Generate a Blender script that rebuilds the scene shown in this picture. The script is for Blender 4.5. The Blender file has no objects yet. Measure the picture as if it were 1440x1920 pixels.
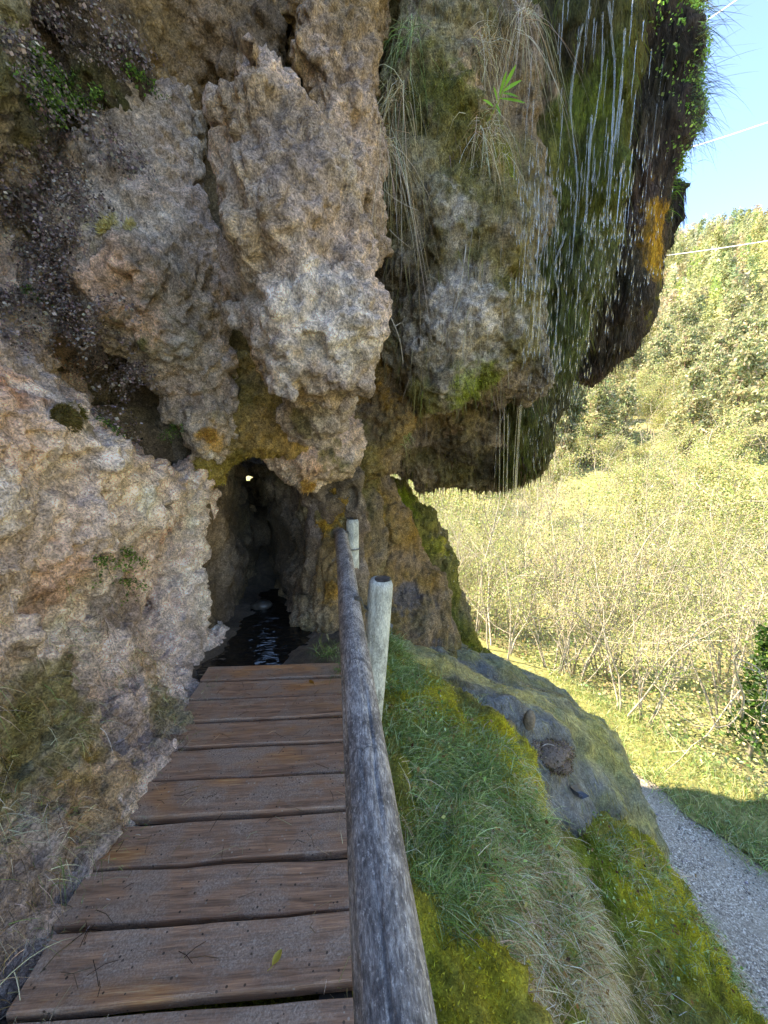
import bpy, bmesh, math, random
import numpy as np
from mathutils import Vector, Matrix

random.seed(7)
RNG = np.random.default_rng(7)
S = bpy.context.scene

# ------------------------------------------------------------------ camera
CAM_H = 1.6
PITCH = math.atan(130 / 720)
YAW = math.atan(80 / 720 * math.cos(PITCH))
cam_data = bpy.data.cameras.new('camera')
cam = bpy.data.objects.new('camera', cam_data)
S.collection.objects.link(cam)
cam.location = (0, 0, CAM_H)
cam.rotation_euler = (math.pi / 2 - PITCH, 0, -YAW)
cam_data.sensor_fit = 'VERTICAL'
cam_data.sensor_height = 24.0
cam_data.lens = 9.0
cam_data.clip_start = 0.02
cam_data.clip_end = 5000
S.camera = cam
S.render.resolution_x = 768
S.render.resolution_y = 1024

# ------------------------------------------------------------------ sky and sun
SUN_EL = math.radians(47)
SUN_AZ = math.atan2(-0.93, 0.30)          # measured from +Y towards +X
world = bpy.data.worlds.new('World')
S.world = world
world.use_nodes = True
wn = world.node_tree
bg = wn.nodes['Background']
sky = wn.nodes.new('ShaderNodeTexSky')
sky.sky_type = 'NISHITA'
sky.sun_disc = False
sky.sun_elevation = SUN_EL
sky.sun_rotation = SUN_AZ
sky.altitude = 1500
sky.air_density = 0.75
sky.dust_density = 0.0
sky.ozone_density = 4.5
wn.links.new(sky.outputs[0], bg.inputs[0])
bg.inputs[1].default_value = 0.11
sun_data = bpy.data.lights.new('sun', 'SUN')
sun_data.energy = 2.05
sun_data.angle = math.radians(0.5)
sun_data.color = (1.0, 0.95, 0.86)
sun = bpy.data.objects.new('sun', sun_data)
S.collection.objects.link(sun)
sun_dir = Vector((math.sin(SUN_AZ) * math.cos(SUN_EL), math.cos(SUN_AZ) * math.cos(SUN_EL), math.sin(SUN_EL)))
sun.rotation_euler = sun_dir.to_track_quat('Z', 'Y').to_euler()
S.view_settings.view_transform = 'Standard'
S.view_settings.look = 'None'
S.view_settings.gamma = 1.0
S.view_settings.exposure = 3.2
S.view_settings.use_white_balance = True      # the phone's daylight-shade balance
S.view_settings.white_balance_temperature = 7900
S.view_settings.use_curve_mapping = False
S.cycles.max_bounces = 6
S.cycles.diffuse_bounces = 4
S.cycles.transparent_max_bounces = 12

# ------------------------------------------------------------------ pixel -> world helpers
_F = np.array([math.sin(YAW) * math.cos(PITCH), math.cos(YAW) * math.cos(PITCH), -math.sin(PITCH)])
_R = np.array([math.cos(YAW), -math.sin(YAW), 0.0])
_U = np.cross(_R, _F)
CAM = np.array([0, 0, CAM_H])
def ray(x, y):
    return _F + _R * (x - 720) / 720 + _U * (960 - y) / 720
def at(x, y, Y):
    r = ray(x, y)
    return CAM + r * (Y / r[1])
def atz(x, y, z):
    r = ray(x, y)
    return CAM + r * ((z - CAM_H) / r[2])
def depth(p):
    return float((np.asarray(p) - CAM) @ _F)

# ------------------------------------------------------------------ numpy noise
_P = RNG.permutation(256).astype(np.int32)
_P = np.concatenate([_P, _P])
_T = RNG.random(256).astype(np.float32)
_J = RNG.random((256, 3)).astype(np.float32)
def _hash(i, j, k):
    return _P[_P[_P[i & 255] + (j & 255)] + (k & 255)]
def vnoise(p):
    """value noise, -1..1"""
    p = np.asarray(p, np.float32)
    f = np.floor(p)
    i = f.astype(np.int32) & 255
    t = p - f
    t = t * t * (3 - 2 * t)
    u, v, w = t[:, 0], t[:, 1], t[:, 2]
    y1 = (i[:, 1] + 1) & 255
    z1 = (i[:, 2] + 1) & 255
    out = None
    for a in (0, 1):
        h1 = _P[(i[:, 0] + a) & 255]
        ha, hb = _P[h1 + i[:, 1]], _P[h1 + y1]
        z00, z01, z10, z11 = _T[_P[ha + i[:, 2]]], _T[_P[ha + z1]], _T[_P[hb + i[:, 2]]], _T[_P[hb + z1]]
        c0 = z00 + (z01 - z00) * w
        c1 = z10 + (z11 - z10) * w
        c = c0 + (c1 - c0) * v
        out = c if out is None else out + (c - out) * u
    return out * 2 - 1
def fbm(p, octaves=4, gain=0.5):
    p = np.asarray(p, np.float32)
    out = np.zeros(len(p), np.float32)
    a, tot = 1.0, 0.0
    for o in range(octaves):
        out += a * vnoise(p * (2.03 ** o) + 17.3 * o)
        tot += a
        a *= gain
    return out / tot
def worley(p):
    """distance to nearest feature point (searches the 8 nearest cells)"""
    p = np.asarray(p, np.float32) - np.float32(.5)
    f = np.floor(p)
    i = f.astype(np.int32)
    t = p - f + np.float32(.5)
    best = None
    for a in (0, 1):
        h1 = _P[(i[:, 0] + a) & 255]
        dx = a - t[:, 0]
        for b in (0, 1):
            h2 = _P[h1 + ((i[:, 1] + b) & 255)]
            dy = b - t[:, 1]
            for c in (0, 1):
                q = _J[_P[h2 + ((i[:, 2] + c) & 255)]]
                d = (q[:, 0] + dx) ** 2 + (q[:, 1] + dy) ** 2 + (q[:, 2] + (c - t[:, 2])) ** 2
                best = d if best is None else np.minimum(best, d)
    return np.sqrt(best)
def sstep(a, b, x):
    t = np.clip((x - a) / (b - a), 0, 1)
    return t * t * (3 - 2 * t)

# ------------------------------------------------------------------ object helpers
COL = S.collection
def tag(o, label=None, cat=None, group=None, kind=None):
    if label: o['label'] = label
    if cat: o['category'] = cat
    if group: o['group'] = group
    if kind: o['kind'] = kind
    return o
def empty(name, loc=(0, 0, 0), rz=0.0, parent=None):
    o = bpy.data.objects.new(name, None)
    o.empty_display_size = 0.1
    COL.objects.link(o)
    o.location = [float(v) for v in loc]
    o.rotation_euler = (0, 0, rz)
    o.parent = parent
    return o
def mesh_np(name, verts, faces, mat=None, cols=None, smooth=True):
    """faces: (n,3) or (n,4) int array or list of mixed lists"""
    me = bpy.data.meshes.new(name)
    verts = np.asarray(verts, np.float32)
    if isinstance(faces, np.ndarray):
        k = faces.shape[1]
        me.vertices.add(len(verts))
        me.vertices.foreach_set('co', verts.ravel())
        me.loops.add(faces.size)
        me.loops.foreach_set('vertex_index', faces.astype(np.int32).ravel())
        me.polygons.add(len(faces))
        me.polygons.foreach_set('loop_start', np.arange(0, faces.size, k, dtype=np.int32))
        me.update(calc_edges=True)
    else:
        me.from_pydata([tuple(map(float, v)) for v in verts], [], faces)
    if smooth:
        me.polygons.foreach_set('use_smooth', np.ones(len(me.polygons), bool))
    if cols is not None:
        a = me.attributes.new('Col', 'FLOAT_COLOR', 'POINT')
        a.data.foreach_set('color', np.asarray(cols, np.float32).ravel())
    if mat: me.materials.append(mat)
    me.update()
    return me
def obj(name, me, parent=None, loc=None):
    o = bpy.data.objects.new(name, me)
    COL.objects.link(o)
    if loc is not None: o.location = [float(v) for v in loc]
    o.parent = parent
    return o
def child(name, me, parent, rel=True):
    """mesh given in world coordinates, put under an unrotated Empty"""
    o = bpy.data.objects.new(name, me)
    COL.objects.link(o)
    o.parent = parent
    o.location = -Vector(parent.location)
    return o
def coords(me):
    v = np.empty(len(me.vertices) * 3, np.float32); me.vertices.foreach_get('co', v)
    n = np.empty(len(me.vertices) * 3, np.float32); me.vertices.foreach_get('normal', n)
    return v.reshape(-1, 3), n.reshape(-1, 3)
def catmull(V, F):
    """one Catmull-Clark step on a quad mesh"""
    n, m = len(V), len(F)
    fp = V[F].mean(1)
    E = np.stack([F, np.roll(F, -1, 1)], -1).reshape(-1, 2)
    lo, hi = E.min(1).astype(np.int64), E.max(1).astype(np.int64)
    key = lo * n + hi
    uq, inv = np.unique(key, return_inverse=True)
    ne = len(uq)
    a, b = uq // n, uq % n
    mid = (V[a] + V[b]) / 2
    fi = np.repeat(np.arange(m), 4)
    cnt = np.bincount(inv, minlength=ne)
    fs = np.stack([np.bincount(inv, fp[fi, k], ne) for k in range(3)], 1) / cnt[:, None]
    ep = np.where((cnt == 2)[:, None], (mid + fs) / 2, mid)
    val = np.maximum(np.bincount(F.ravel(), minlength=n), 1)
    fv = np.stack([np.bincount(F.ravel(), fp[fi, k], n) for k in range(3)], 1) / val[:, None]
    ev = np.maximum(np.bincount(np.concatenate([a, b]), minlength=n), 1)
    rv = np.stack([np.bincount(np.concatenate([a, b]), np.concatenate([mid[:, k], mid[:, k]]), n) for k in range(3)], 1) / ev[:, None]
    vp = (fv + 2 * rv + (val[:, None] - 3) * V) / val[:, None]
    ei = inv.reshape(m, 4) + n
    c = (np.arange(m) + n + ne)
    nf = np.concatenate([np.stack([F[:, k], ei[:, k], c, ei[:, (k + 3) % 4]], 1) for k in range(4)])
    return np.concatenate([vp, ep, fp]).astype(np.float32), nf
class MB:
    """collects verts / faces / colours"""
    def __init__(s): s.v, s.f, s.c, s.n = [], [], [], 0
    def add(s, v, f, c=None):
        v = np.asarray(v, np.float32)
        s.v.append(v); s.f += [tuple(int(i) + s.n for i in q) for q in f]
        if c is not None:
            c = np.asarray(c, np.float32)
            if c.ndim == 1: c = np.tile(np.append(c[:3], 1), (len(v), 1))
            s.c.append(c)
        s.n += len(v)
    def tube(s, pts, rad, n=8, c=None, caps=True, wob=0.0):
        pts = np.asarray(pts, float); m = len(pts)
        rad = np.full(m, rad) if np.isscalar(rad) else np.asarray(rad, float)
        tan = np.gradient(pts, axis=0); tan /= np.linalg.norm(tan, axis=1)[:, None] + 1e-9
        ref = np.array([0, 0, 1.0]) if abs(tan[0][2]) < .9 else np.array([1.0, 0, 0])
        a = np.linspace(0, 2 * math.pi, n, endpoint=False)
        V = []
        for i in range(m):
            u = np.cross(ref, tan[i]); u /= np.linalg.norm(u) + 1e-9
            w = np.cross(tan[i], u); ref = np.cross(tan[i], u) * 0 + ref
            r = rad[i] * (1 + wob * np.sin(a * 3 + i * .7))
            V.append(pts[i] + np.outer(np.cos(a) * r, u) + np.outer(np.sin(a) * r, w))
        V = np.concatenate(V)
        f = [(i * n + j, i * n + (j + 1) % n, (i + 1) * n + (j + 1) % n, (i + 1) * n + j) for i in range(m - 1) for j in range(n)]
        if caps:
            f.append(tuple(range(n - 1, -1, -1))); f.append(tuple((m - 1) * n + j for j in range(n)))
        s.add(V, f, c)
    def box(s, lo, hi, c=None):
        x0, y0, z0 = lo; x1, y1, z1 = hi
        s.add([(x0,y0,z0),(x1,y0,z0),(x1,y1,z0),(x0,y1,z0),(x0,y0,z1),(x1,y0,z1),(x1,y1,z1),(x0,y1,z1)],
              [(0,3,2,1),(4,5,6,7),(0,1,5,4),(1,2,6,5),(2,3,7,6),(3,0,4,7)], c)
    def mesh(s, name, mat, smooth=True):
        return mesh_np(name, np.concatenate(s.v), s.f, mat, np.concatenate(s.c) if s.c else None, smooth)

# ------------------------------------------------------------------ materials
def srgb(r, g, b):
    f = lambda c: ((c / 255) / 12.92 if c <= 10 else (((c / 255) + .055) / 1.055) ** 2.4)
    return np.array([f(r), f(g), f(b)], np.float32)
class NT:
    def __init__(s, name):
        s.m = bpy.data.materials.new(name); s.m.use_nodes = True
        s.t = s.m.node_tree; s.b = s.t.nodes['Principled BSDF']; s.out = s.t.nodes['Material Output']
    def n(s, typ, ins=None, **kw):
        d = s.t.nodes.new('ShaderNode' + typ)
        for k, v in kw.items(): setattr(d, k, v)
        for k, v in (ins or {}).items(): s.set(d.inputs[k], v)
        return d
    def set(s, sock, v):
        if isinstance(v, bpy.types.NodeSocket): s.t.links.new(v, sock)
        else: sock.default_value = v
    def noise(s, scale, vec=None, detail=4, rough=.55, dist=0):
        d = s.n('TexNoise', {'Scale': scale, 'Detail': detail, 'Roughness': rough, 'Distortion': dist})
        if vec is not None: s.set(d.inputs['Vector'], vec)
        return d.outputs[0]
    def vor(s, scale, vec=None, feature='F1'):
        d = s.n('TexVoronoi', {'Scale': scale}, feature=feature)
        if vec is not None: s.set(d.inputs['Vector'], vec)
        return d.outputs['Distance']
    def ramp(s, fac, stops):
        d = s.n('ValToRGB', {'Fac': fac})
        while len(d.color_ramp.elements) < len(stops): d.color_ramp.elements.new(.5)
        for e, (p, c) in zip(d.color_ramp.elements, stops):
            e.position = p; e.color = tuple(c) + (1,) * (4 - len(c)) if hasattr(c, '__len__') else (c, c, c, 1)
        return d.outputs[0]
    def mix(s, fac, a, b, mode='MIX'):
        d = s.n('Mix', data_type='RGBA', blend_type=mode)
        for k, v in ((0, fac), (6, a), (7, b)):
            if not isinstance(v, bpy.types.NodeSocket) and k and len(v) == 3: v = tuple(v) + (1,)
            s.set(d.inputs[k], v)
        return d.outputs[2]
    def math(s, op, a, b=0.0, clamp=False):
        d = s.n('Math', operation=op, use_clamp=clamp); s.set(d.inputs[0], a); s.set(d.inputs[1], b)
        return d.outputs[0]
    def objco(s, scale=(1, 1, 1)):
        tc = s.n('TexCoord')
        m = s.n('Mapping', {'Vector': tc.outputs['Object'], 'Scale': scale})
        return m.outputs[0]
    def bump(s, h, strength=.5, dist=.01, normal=None):
        d = s.n('Bump', {'Height': h, 'Strength': strength, 'Distance': dist})
        if normal is not None: s.set(d.inputs['Normal'], normal)
        return d.outputs[0]
    def done(s, **kw):
        for k, v in kw.items(): s.set(s.b.inputs[k.replace('_', ' ')], v)
        return s.m

def mat_rock(name, grain=1.0, streak=1.0, gscale=85):
    k = NT(name)
    v = k.objco((1, 1, streak))
    at_ = k.n('Attribute', attribute_name='Col')
    warp = k.n('TexNoise', {'Vector': v, 'Scale': 30.0, 'Detail': 2.0})
    wv = k.n('VectorMath', {0: warp.outputs['Color']}, operation='SCALE'); wv.inputs['Scale'].default_value = .03
    v2 = k.n('VectorMath', {0: v, 1: wv.outputs[0]}, operation='ADD').outputs[0]
    vo = k.n('TexVoronoi', {'Vector': v2, 'Scale': float(gscale)})
    cell = k.n('SeparateColor', {0: vo.outputs['Color']})
    n1 = k.noise(30, v, 6, .75)
    n2 = k.noise(190, v, 3, .7)
    n3 = k.noise(6, v, 6, .68, .8)
    gran = k.ramp(k.noise(gscale * 1.1, v2, 2, .65), [(.33, .35), (.5, 1.0), (.66, 1.75)])
    rnd = k.ramp(k.noise(17, v2, 5, .7), [(.34, .6), (.5, 1.0), (.68, 1.35)])
    g = k.ramp(n1, [(.29, .28), (.42, .85), (.58, 1.2), (.74, 1.8)])
    g2 = k.ramp(n2, [(.3, .72), (.5, 1.0), (.7, 1.3)])
    g3 = k.ramp(n3, [(.28, .5), (.5, 1.0), (.72, 1.5)])
    c = at_.outputs['Color']
    for f, m in ((.7 * grain, gran), (.7 * grain, rnd), (.85 * grain, g), (.7 * grain, g2), (.8, g3)):
        c = k.mix(f, c, m, 'MULTIPLY')
    # pale lime crust caught on the high grains
    crust = k.math('MULTIPLY', k.math('GREATER_THAN', cell.outputs[1], .86), k.ramp(n1, [(.50, 0), (.62, 1)]))
    crust = k.math('MULTIPLY', crust, k.ramp(vo.outputs['Distance'], [(.2, .7 * grain), (.4, 0)]))
    c = k.mix(crust, c, tuple(srgb(214, 206, 198)))
    h = k.math('SUBTRACT', k.math('MULTIPLY', n1, 1.5), k.math('MULTIPLY', k.noise(gscale * 1.1, v2, 2, .65), -.8))
    h = k.math('ADD', h, k.math('MULTIPLY', n2, .5))
    wet = at_.outputs['Alpha']
    rough = k.math('SUBTRACT', .95, k.math('MULTIPLY', wet, .7))
    return k.done(Base_Color=c, Roughness=rough, Normal=k.bump(h, 1.0, .022), Specular_IOR_Level=k.math('ADD', .15, k.math('MULTIPLY', wet, .5)))
M_ROCK = mat_rock('tufa_rock')
M_CURTAIN = mat_rock('dripping_tufa', .9, .22)
M_MOSS = mat_rock('mossy_ground', .7)
M_FLOW = mat_rock('wet_flowstone', .7, 1.0, 60)

def mat_blade(name, transl=.35, rough=.6):
    k = NT(name)
    a = k.n('Attribute', attribute_name='Col')
    k.done(Base_Color=a.outputs['Color'], Roughness=rough, Specular_IOR_Level=.2)
    tr = k.n('BsdfTranslucent', {'Color': a.outputs['Color']})
    mx = k.n('MixShader', {0: transl, 1: k.b.outputs[0], 2: tr.outputs[0]})
    k.t.links.new(mx.outputs[0], k.out.inputs[0])
    return k.m
M_BLADE = mat_blade('grass_blade')
M_LEAF = mat_blade('leaf', .4, .5)

def mat_bark(name, a, b, scale=20):
    k = NT(name)
    v = k.objco((1, 1, .25))
    n = k.noise(scale, v, 5, .65)
    return k.done(Base_Color=k.ramp(n, [(.3, a), (.7, b)]), Roughness=.9, Normal=k.bump(n, .5, .02))
M_BARK = mat_bark('pale_bark', srgb(120, 105, 85), srgb(205, 195, 172))
M_PINEBARK = mat_bark('pine_bark', srgb(80, 62, 48), srgb(140, 115, 92), 8)
M_TWIG = mat_bark('dry_twig', srgb(120, 110, 98), srgb(200, 192, 180), 60)

def mat_plank():
    k = NT('wet_plank')
    oi = k.n('ObjectInfo')
    tc = k.n('TexCoord')
    off = k.n('VectorMath', {0: tc.outputs['Object']}, operation='ADD')
    sc = k.n('VectorMath', {0: oi.outputs['Random']}, operation='SCALE'); sc.inputs['Scale'].default_value = 37.0
    k.t.links.new(sc.outputs[0], off.inputs[1])
    def mp(s): return k.n('Mapping', {'Vector': off.outputs[0], 'Scale': s}).outputs[0]
    grain = k.noise(9, mp((.55, 9, 9)), 6, .62, 1.2)
    fine = k.noise(60, mp((.12, 4, 4)), 4, .6, .3)
    rings = k.n('TexWave', {'Vector': mp((.5, 1.6, 1)), 'Scale': 5.0, 'Distortion': 9.0, 'Detail': 3.0, 'Detail Scale': .7}, wave_type='RINGS').outputs[1]
    wood = k.ramp(grain, [(.25, srgb(92, 68, 53)), (.5, srgb(152, 116, 92)), (.75, srgb(190, 146, 112))])
    wood = k.mix(.35, wood, k.ramp(fine, [(.35, .35), (.65, 1.5)]), 'MULTIPLY')
    wood = k.mix(.35, wood, k.ramp(rings, [(0, .55), (1, 1.3)]), 'MULTIPLY')
    # worn, unsoiled patches show orange and tan timber
    worn = k.ramp(k.noise(1.9, mp((1, 2.6, 1)), 3, .5, .4), [(.575, 0), (.72, 1)])
    bare = k.ramp(fine, [(.3, srgb(140, 92, 58)), (.55, srgb(188, 132, 84)), (.75, srgb(232, 200, 142))])
    wood = k.mix(worn, wood, bare)
    # film of mud and grit
    mud = k.ramp(k.noise(5, mp((1, 1.4, 1)), 5, .6), [(.43, .05), (.60, .8)])
    mud = k.math('MULTIPLY', mud, k.math('SUBTRACT', 1.0, k.math('MULTIPLY', worn, .9)))
    mudc = k.ramp(k.noise(160, off.outputs[0], 3, .7), [(.3, srgb(108, 91, 78)), (.55, srgb(160, 140, 124)), (.75, srgb(200, 182, 166))])
    c = k.mix(mud, wood, mudc)
    spk = k.n('TexVoronoi', {'Vector': off.outputs[0], 'Scale': 75.0, 'Randomness': 1.0})
    rs = k.n('SeparateColor', {0: spk.outputs['Color']})
    sm = k.math('MULTIPLY', k.math('LESS_THAN', spk.outputs['Distance'], .30), k.math('GREATER_THAN', rs.outputs[0], .90))
    c = k.mix(k.math('MULTIPLY', sm, .8), c, k.ramp(rs.outputs[1], [(.25, srgb(32, 27, 24)), (.6, srgb(70, 58, 50)), (.95, srgb(178, 165, 150))]))
    h = k.math('ADD', k.math('MULTIPLY', fine, .5), k.math('MULTIPLY', k.noise(160, off.outputs[0], 2), k.math('MULTIPLY', mud, .8)))
    h = k.math('ADD', h, k.math('MULTIPLY', sm, .8))
    return k.done(Base_Color=c, Roughness=k.ramp(k.noise(7, mp((1, 1, 1)), 4), [(.35, .3), (.65, .66)]), Normal=k.bump(h, .6, .006), Specular_IOR_Level=.4)
M_PLANK = mat_plank()

def mat_log(name, dark, mid, light, axis):
    k = NT(name)
    s = [1, 1, 1]; s[axis] = .22
    s2 = [1, 1, 1]; s2[axis] = .6
    v = k.objco(tuple(s)); v2 = k.objco(tuple(s2))
    fib = k.noise(190, v, 5, .75, .3)
    blot = k.noise(13, v2, 7, .75, .7)
    fleck = k.noise(120, v2, 4, .8)
    c = k.ramp(fib, [(.28, dark * .6), (.46, mid * .9), (.62, light * .9), (.8, light * 1.15)])
    c = k.mix(k.ramp(blot, [(.42, 0), (.60, .85)]), c, k.mix(.6, tuple(dark), k.ramp(fleck, [(.45, dark * .5), (.7, mid)])))
    c = k.mix(k.ramp(fleck, [(.58, 0), (.68, .55)]), c, tuple(light * 1.25))
    crack = k.ramp(k.noise(24, k.objco(tuple(.22 if i == axis else 1 for i in range(3))), 2, .4, .2), [(.485, 1), (.5, 0), (.515, 1)])
    crack = k.mix(k.ramp(k.noise(3, v2, 2), [(.45, 0), (.6, .75)]), (1, 1, 1), crack)
    c = k.mix(1.0, c, crack, 'MULTIPLY')
    h = k.math('ADD', fib, k.math('MULTIPLY', crack, .6))
    return k.done(Base_Color=c, Roughness=.8, Normal=k.bump(h, .7, .008), Specular_IOR_Level=.25)
M_RAIL = mat_log('weathered_rail', srgb(92, 86, 84), srgb(158, 150, 144), srgb(222, 214, 204), 1)
M_POST = mat_log('weathered_post', srgb(150, 152, 146), srgb(196, 200, 190), srgb(232, 234, 224), 2)
def mat_endgrain():
    k = NT('post_end_grain')
    v = k.objco()
    n = k.noise(30, v, 5)
    l = k.ramp(k.noise(22, v, 3), [(.56, 0), (.64, 1)])
    c = k.mix(l, k.ramp(n, [(.3, srgb(40, 36, 34)), (.7, srgb(98, 90, 84))]), tuple(srgb(165, 140, 50)))
    return k.done(Base_Color=c, Roughness=.9, Normal=k.bump(n, .5, .006))
M_ENDGRAIN = mat_endgrain()
def mat_plain(name, c, rough=.6, metal=0.0, var=.3, scale=40):
    k = NT(name)
    n = k.noise(scale, k.objco(), 4)
    c = np.asarray(c)
    return k.done(Base_Color=k.ramp(n, [(.3, c * (1 - var)), (.7, c * (1 + var))]), Roughness=rough, Metallic=metal, Normal=k.bump(n, .2, .003))
M_METAL = mat_plain('galvanised_steel', srgb(120, 118, 114), .5, .8)
M_DARKWOOD = mat_plain('wet_dark_timber', srgb(48, 40, 34), .6)
M_PLASTIC = mat_plain('dark_plastic', srgb(52, 58, 68), .3)
M_STONE = mat_plain('wet_stone', srgb(70, 66, 60), .3, 0, .4, 25)
M_CABLE = mat_plain('pale_cable', srgb(225, 222, 215), .6, 0, .05)

def mat_water(name, rough=.02, tint=(.97, .97, .95), bump=0.0):
    k = NT(name)
    v = k.objco((1, 2.2, 1))
    n = k.noise(9, v, 2, .5, .4)
    kw = dict(Base_Color=tuple(tint) + (1,), Roughness=rough, Transmission_Weight=.92, IOR=1.33)
    if bump: kw['Normal'] = k.bump(n, bump, .03)
    return k.done(**kw)
M_WATER = mat_water('falling_water', .16)
def mat_pool():
    k = NT('shallow_pool_water')
    v = k.objco((1, 2.6, 1))
    n = k.noise(7, v, 2, .5, .5)
    return k.done(Base_Color=tuple(srgb(26, 24, 22)) + (1,), Roughness=.03, Specular_IOR_Level=.6, IOR=1.33, Normal=k.bump(n, .4, .025))
M_POOL = mat_pool()

# ------------------------------------------------------------------ signed-distance rock builder
def surface_nets(F, lo, h, name):
    """F: (nx,ny,nz) array, negative inside"""
    s = F < 0
    nx, ny, nz = F.shape
    cnt = np.zeros((nx - 1, ny - 1, nz - 1), np.int8)
    for a in (0, 1):
        for b in (0, 1):
            for c in (0, 1):
                cnt += s[a:nx - 1 + a, b:ny - 1 + b, c:nz - 1 + c]
    act = (cnt > 0) & (cnt < 8)
    ci = np.argwhere(act)
    idx = -np.ones(act.shape, np.int64)
    idx[act] = np.arange(len(ci))
    acc = np.zeros((len(ci), 3)); num = np.zeros(len(ci))
    corners = [(a, b, c) for a in (0, 1) for b in (0, 1) for c in (0, 1)]
    vals = {c: F[ci[:, 0] + c[0], ci[:, 1] + c[1], ci[:, 2] + c[2]] for c in corners}
    for c in corners:
        for ax in range(3):
            if c[ax] == 0:
                d = list(c); d[ax] = 1; d = tuple(d)
                f0, f1 = vals[c], vals[d]
                m = (f0 < 0) != (f1 < 0)
                t = np.where(m, f0 / np.where(m, f0 - f1, 1), 0)
                pos = np.tile(np.array(c, float), (len(ci), 1)); pos[:, ax] = t
                acc[m] += pos[m]; num[m] += 1
    V = np.asarray(lo) + (ci + acc / num[:, None]) * h
    faces = []
    for ax in range(3):
        o1, o2 = [(1, 2), (2, 0), (0, 1)][ax]
        sl0 = [slice(None)] * 3; sl1 = [slice(None)] * 3
        sl0[ax] = slice(0, -1); sl1[ax] = slice(1, None)
        ch = s[tuple(sl0)] != s[tuple(sl1)]
        e = np.argwhere(ch)
        ok = (e[:, o1] >= 1) & (e[:, o2] >= 1) & (e[:, o1] < F.shape[o1] - 1) & (e[:, o2] < F.shape[o2] - 1)
        e = e[ok]
        neg = s[e[:, 0], e[:, 1], e[:, 2]]
        def cell(d1, d2):
            q = e.copy(); q[:, o1] -= d1; q[:, o2] -= d2
            return idx[q[:, 0], q[:, 1], q[:, 2]]
        q = np.stack([cell(1, 1), cell(0, 1), cell(0, 0), cell(1, 0)], 1)
        q[~neg] = q[~neg][:, ::-1]
        faces.append(q)
    faces = np.concatenate(faces)
    faces = faces[(faces >= 0).all(1)]
    return V, faces
def smin(a, b, k):
    h = np.clip(.5 + .5 * (b - a) / k, 0, 1)
    return b * (1 - h) + a * h - k * h * (1 - h)
def sd_chain(G, chain, squash=None):
    """chain: list of (xyz, r): union of round cones"""
    out = None
    if len(chain) == 1: chain = chain * 2
    for (a, ra), (b, rb) in zip(chain[:-1], chain[1:]):
        a = np.asarray(a, np.float32); b = np.asarray(b, np.float32)
        ba = b - a; L = float(ba @ ba) + 1e-9
        pa = G - a
        t = np.clip(pa @ ba / L, 0, 1)
        q = pa - t[:, None] * ba
        d = np.sqrt((q * q).sum(1)) - (ra + (rb - ra) * t)
        out = d if out is None else np.minimum(out, d)
    return out
def pxchain(pts):
    """(px, py, Y, radius in px) -> [(xyz, r)]"""
    out = []
    for x, y, Y, r in pts:
        p = at(x, y, Y)
        out.append((p, r * depth(p) / 720))
    return out
def build_sdf(name, fn, lo, hi, vox, levels=1, warp=.10, wfreq=1.6, rough=.05, rfreq=4.0):
    lo = np.asarray(lo, float); hi = np.asarray(hi, float)
    n = np.ceil((hi - lo) / vox).astype(int) + 1
    g = np.meshgrid(*[lo[i] + vox * np.arange(n[i]) for i in range(3)], indexing='ij')
    G = np.stack([a.ravel() for a in g], 1).astype(np.float32)
    d = fn(G, G)
    band = np.abs(d) < 2.2 * rough + 1.2 * warp + .12
    B = G[band]
    Wp = B + warp * np.stack([vnoise(B * wfreq + 3.1), vnoise(B * wfreq + 41.7), vnoise(B * wfreq + 77.2)], 1)
    e = fn(Wp, B)
    q = B + .12 * np.stack([vnoise(B * 3 + 5), vnoise(B * 3 + 25), vnoise(B * 3 + 45)], 1)
    d[band] = e - rough * (fbm(B * rfreq, 3, .55) + 1.1 * (.5 - worley(q * rfreq * .8)) + .55 * (.5 - worley(q * rfreq * 2.1 + 7)))
    V, F = surface_nets(d.reshape(n), lo, vox, name)
    for _ in range(levels): V, F = catmull(V, F)
    return mesh_np(name, V, np.ascontiguousarray(F))
def tufa_disp(V, N, amp=1.0, stretch=.8):
    """cauliflower relief of tufa"""
    q = V * np.array([1, 1, stretch], np.float32)
    w = q + .05 * np.stack([vnoise(q * 6), vnoise(q * 6 + 9), vnoise(q * 6 + 31)], 1)
    d = .050 * (0.55 - worley(w * 7.0)) + .030 * (.55 - worley(w * 16 + 5)) * 1.4 + .022 * (.55 - worley(w * 36 + 9)) + .028 * fbm(q * 9, 4, .6) + .012 * fbm(q * 45, 2, .6)
    d -= .06 * sstep(.3, .75, vnoise(q * 5 + 60)) * sstep(-.1, .4, vnoise(q * 11)) + .03 * sstep(.25, .6, vnoise(q * 17 + 30))
    return V + N * (amp * d)[:, None]
def palette(V, base, patches=(), sharp=5.0, seed=0.0):
    """base: list of (colour, weight scale); patches: (centre, radius, colour, amount[, wet])"""
    n = len(V)
    w = np.stack([np.exp(sharp * fbm(V * f + seed + 13 * i, 4, .6)) * k for i, (c, k, f) in enumerate(base)], 1)
    w /= w.sum(1)[:, None]
    c = w @ np.stack([b[0] for b in base])
    wet = np.zeros(n, np.float32)
    for j, p in enumerate(patches):
        ctr, r, col, amt = p[:4]
        d = np.linalg.norm(V - np.asarray(ctr, np.float32), axis=1) / r
        m = sstep(1.15, .55, d + .75 * fbm(V * (2.2 / r) + 7 * j + seed, 4, .6) + .35 * fbm(V * 20 + j, 3, .7)) * amt
        c = c * (1 - m[:, None]) + np.asarray(col) * m[:, None]
        if len(p) > 4: wet = wet * (1 - m) + p[4] * m
    return np.concatenate([c, wet[:, None]], 1).astype(np.float32)
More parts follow.
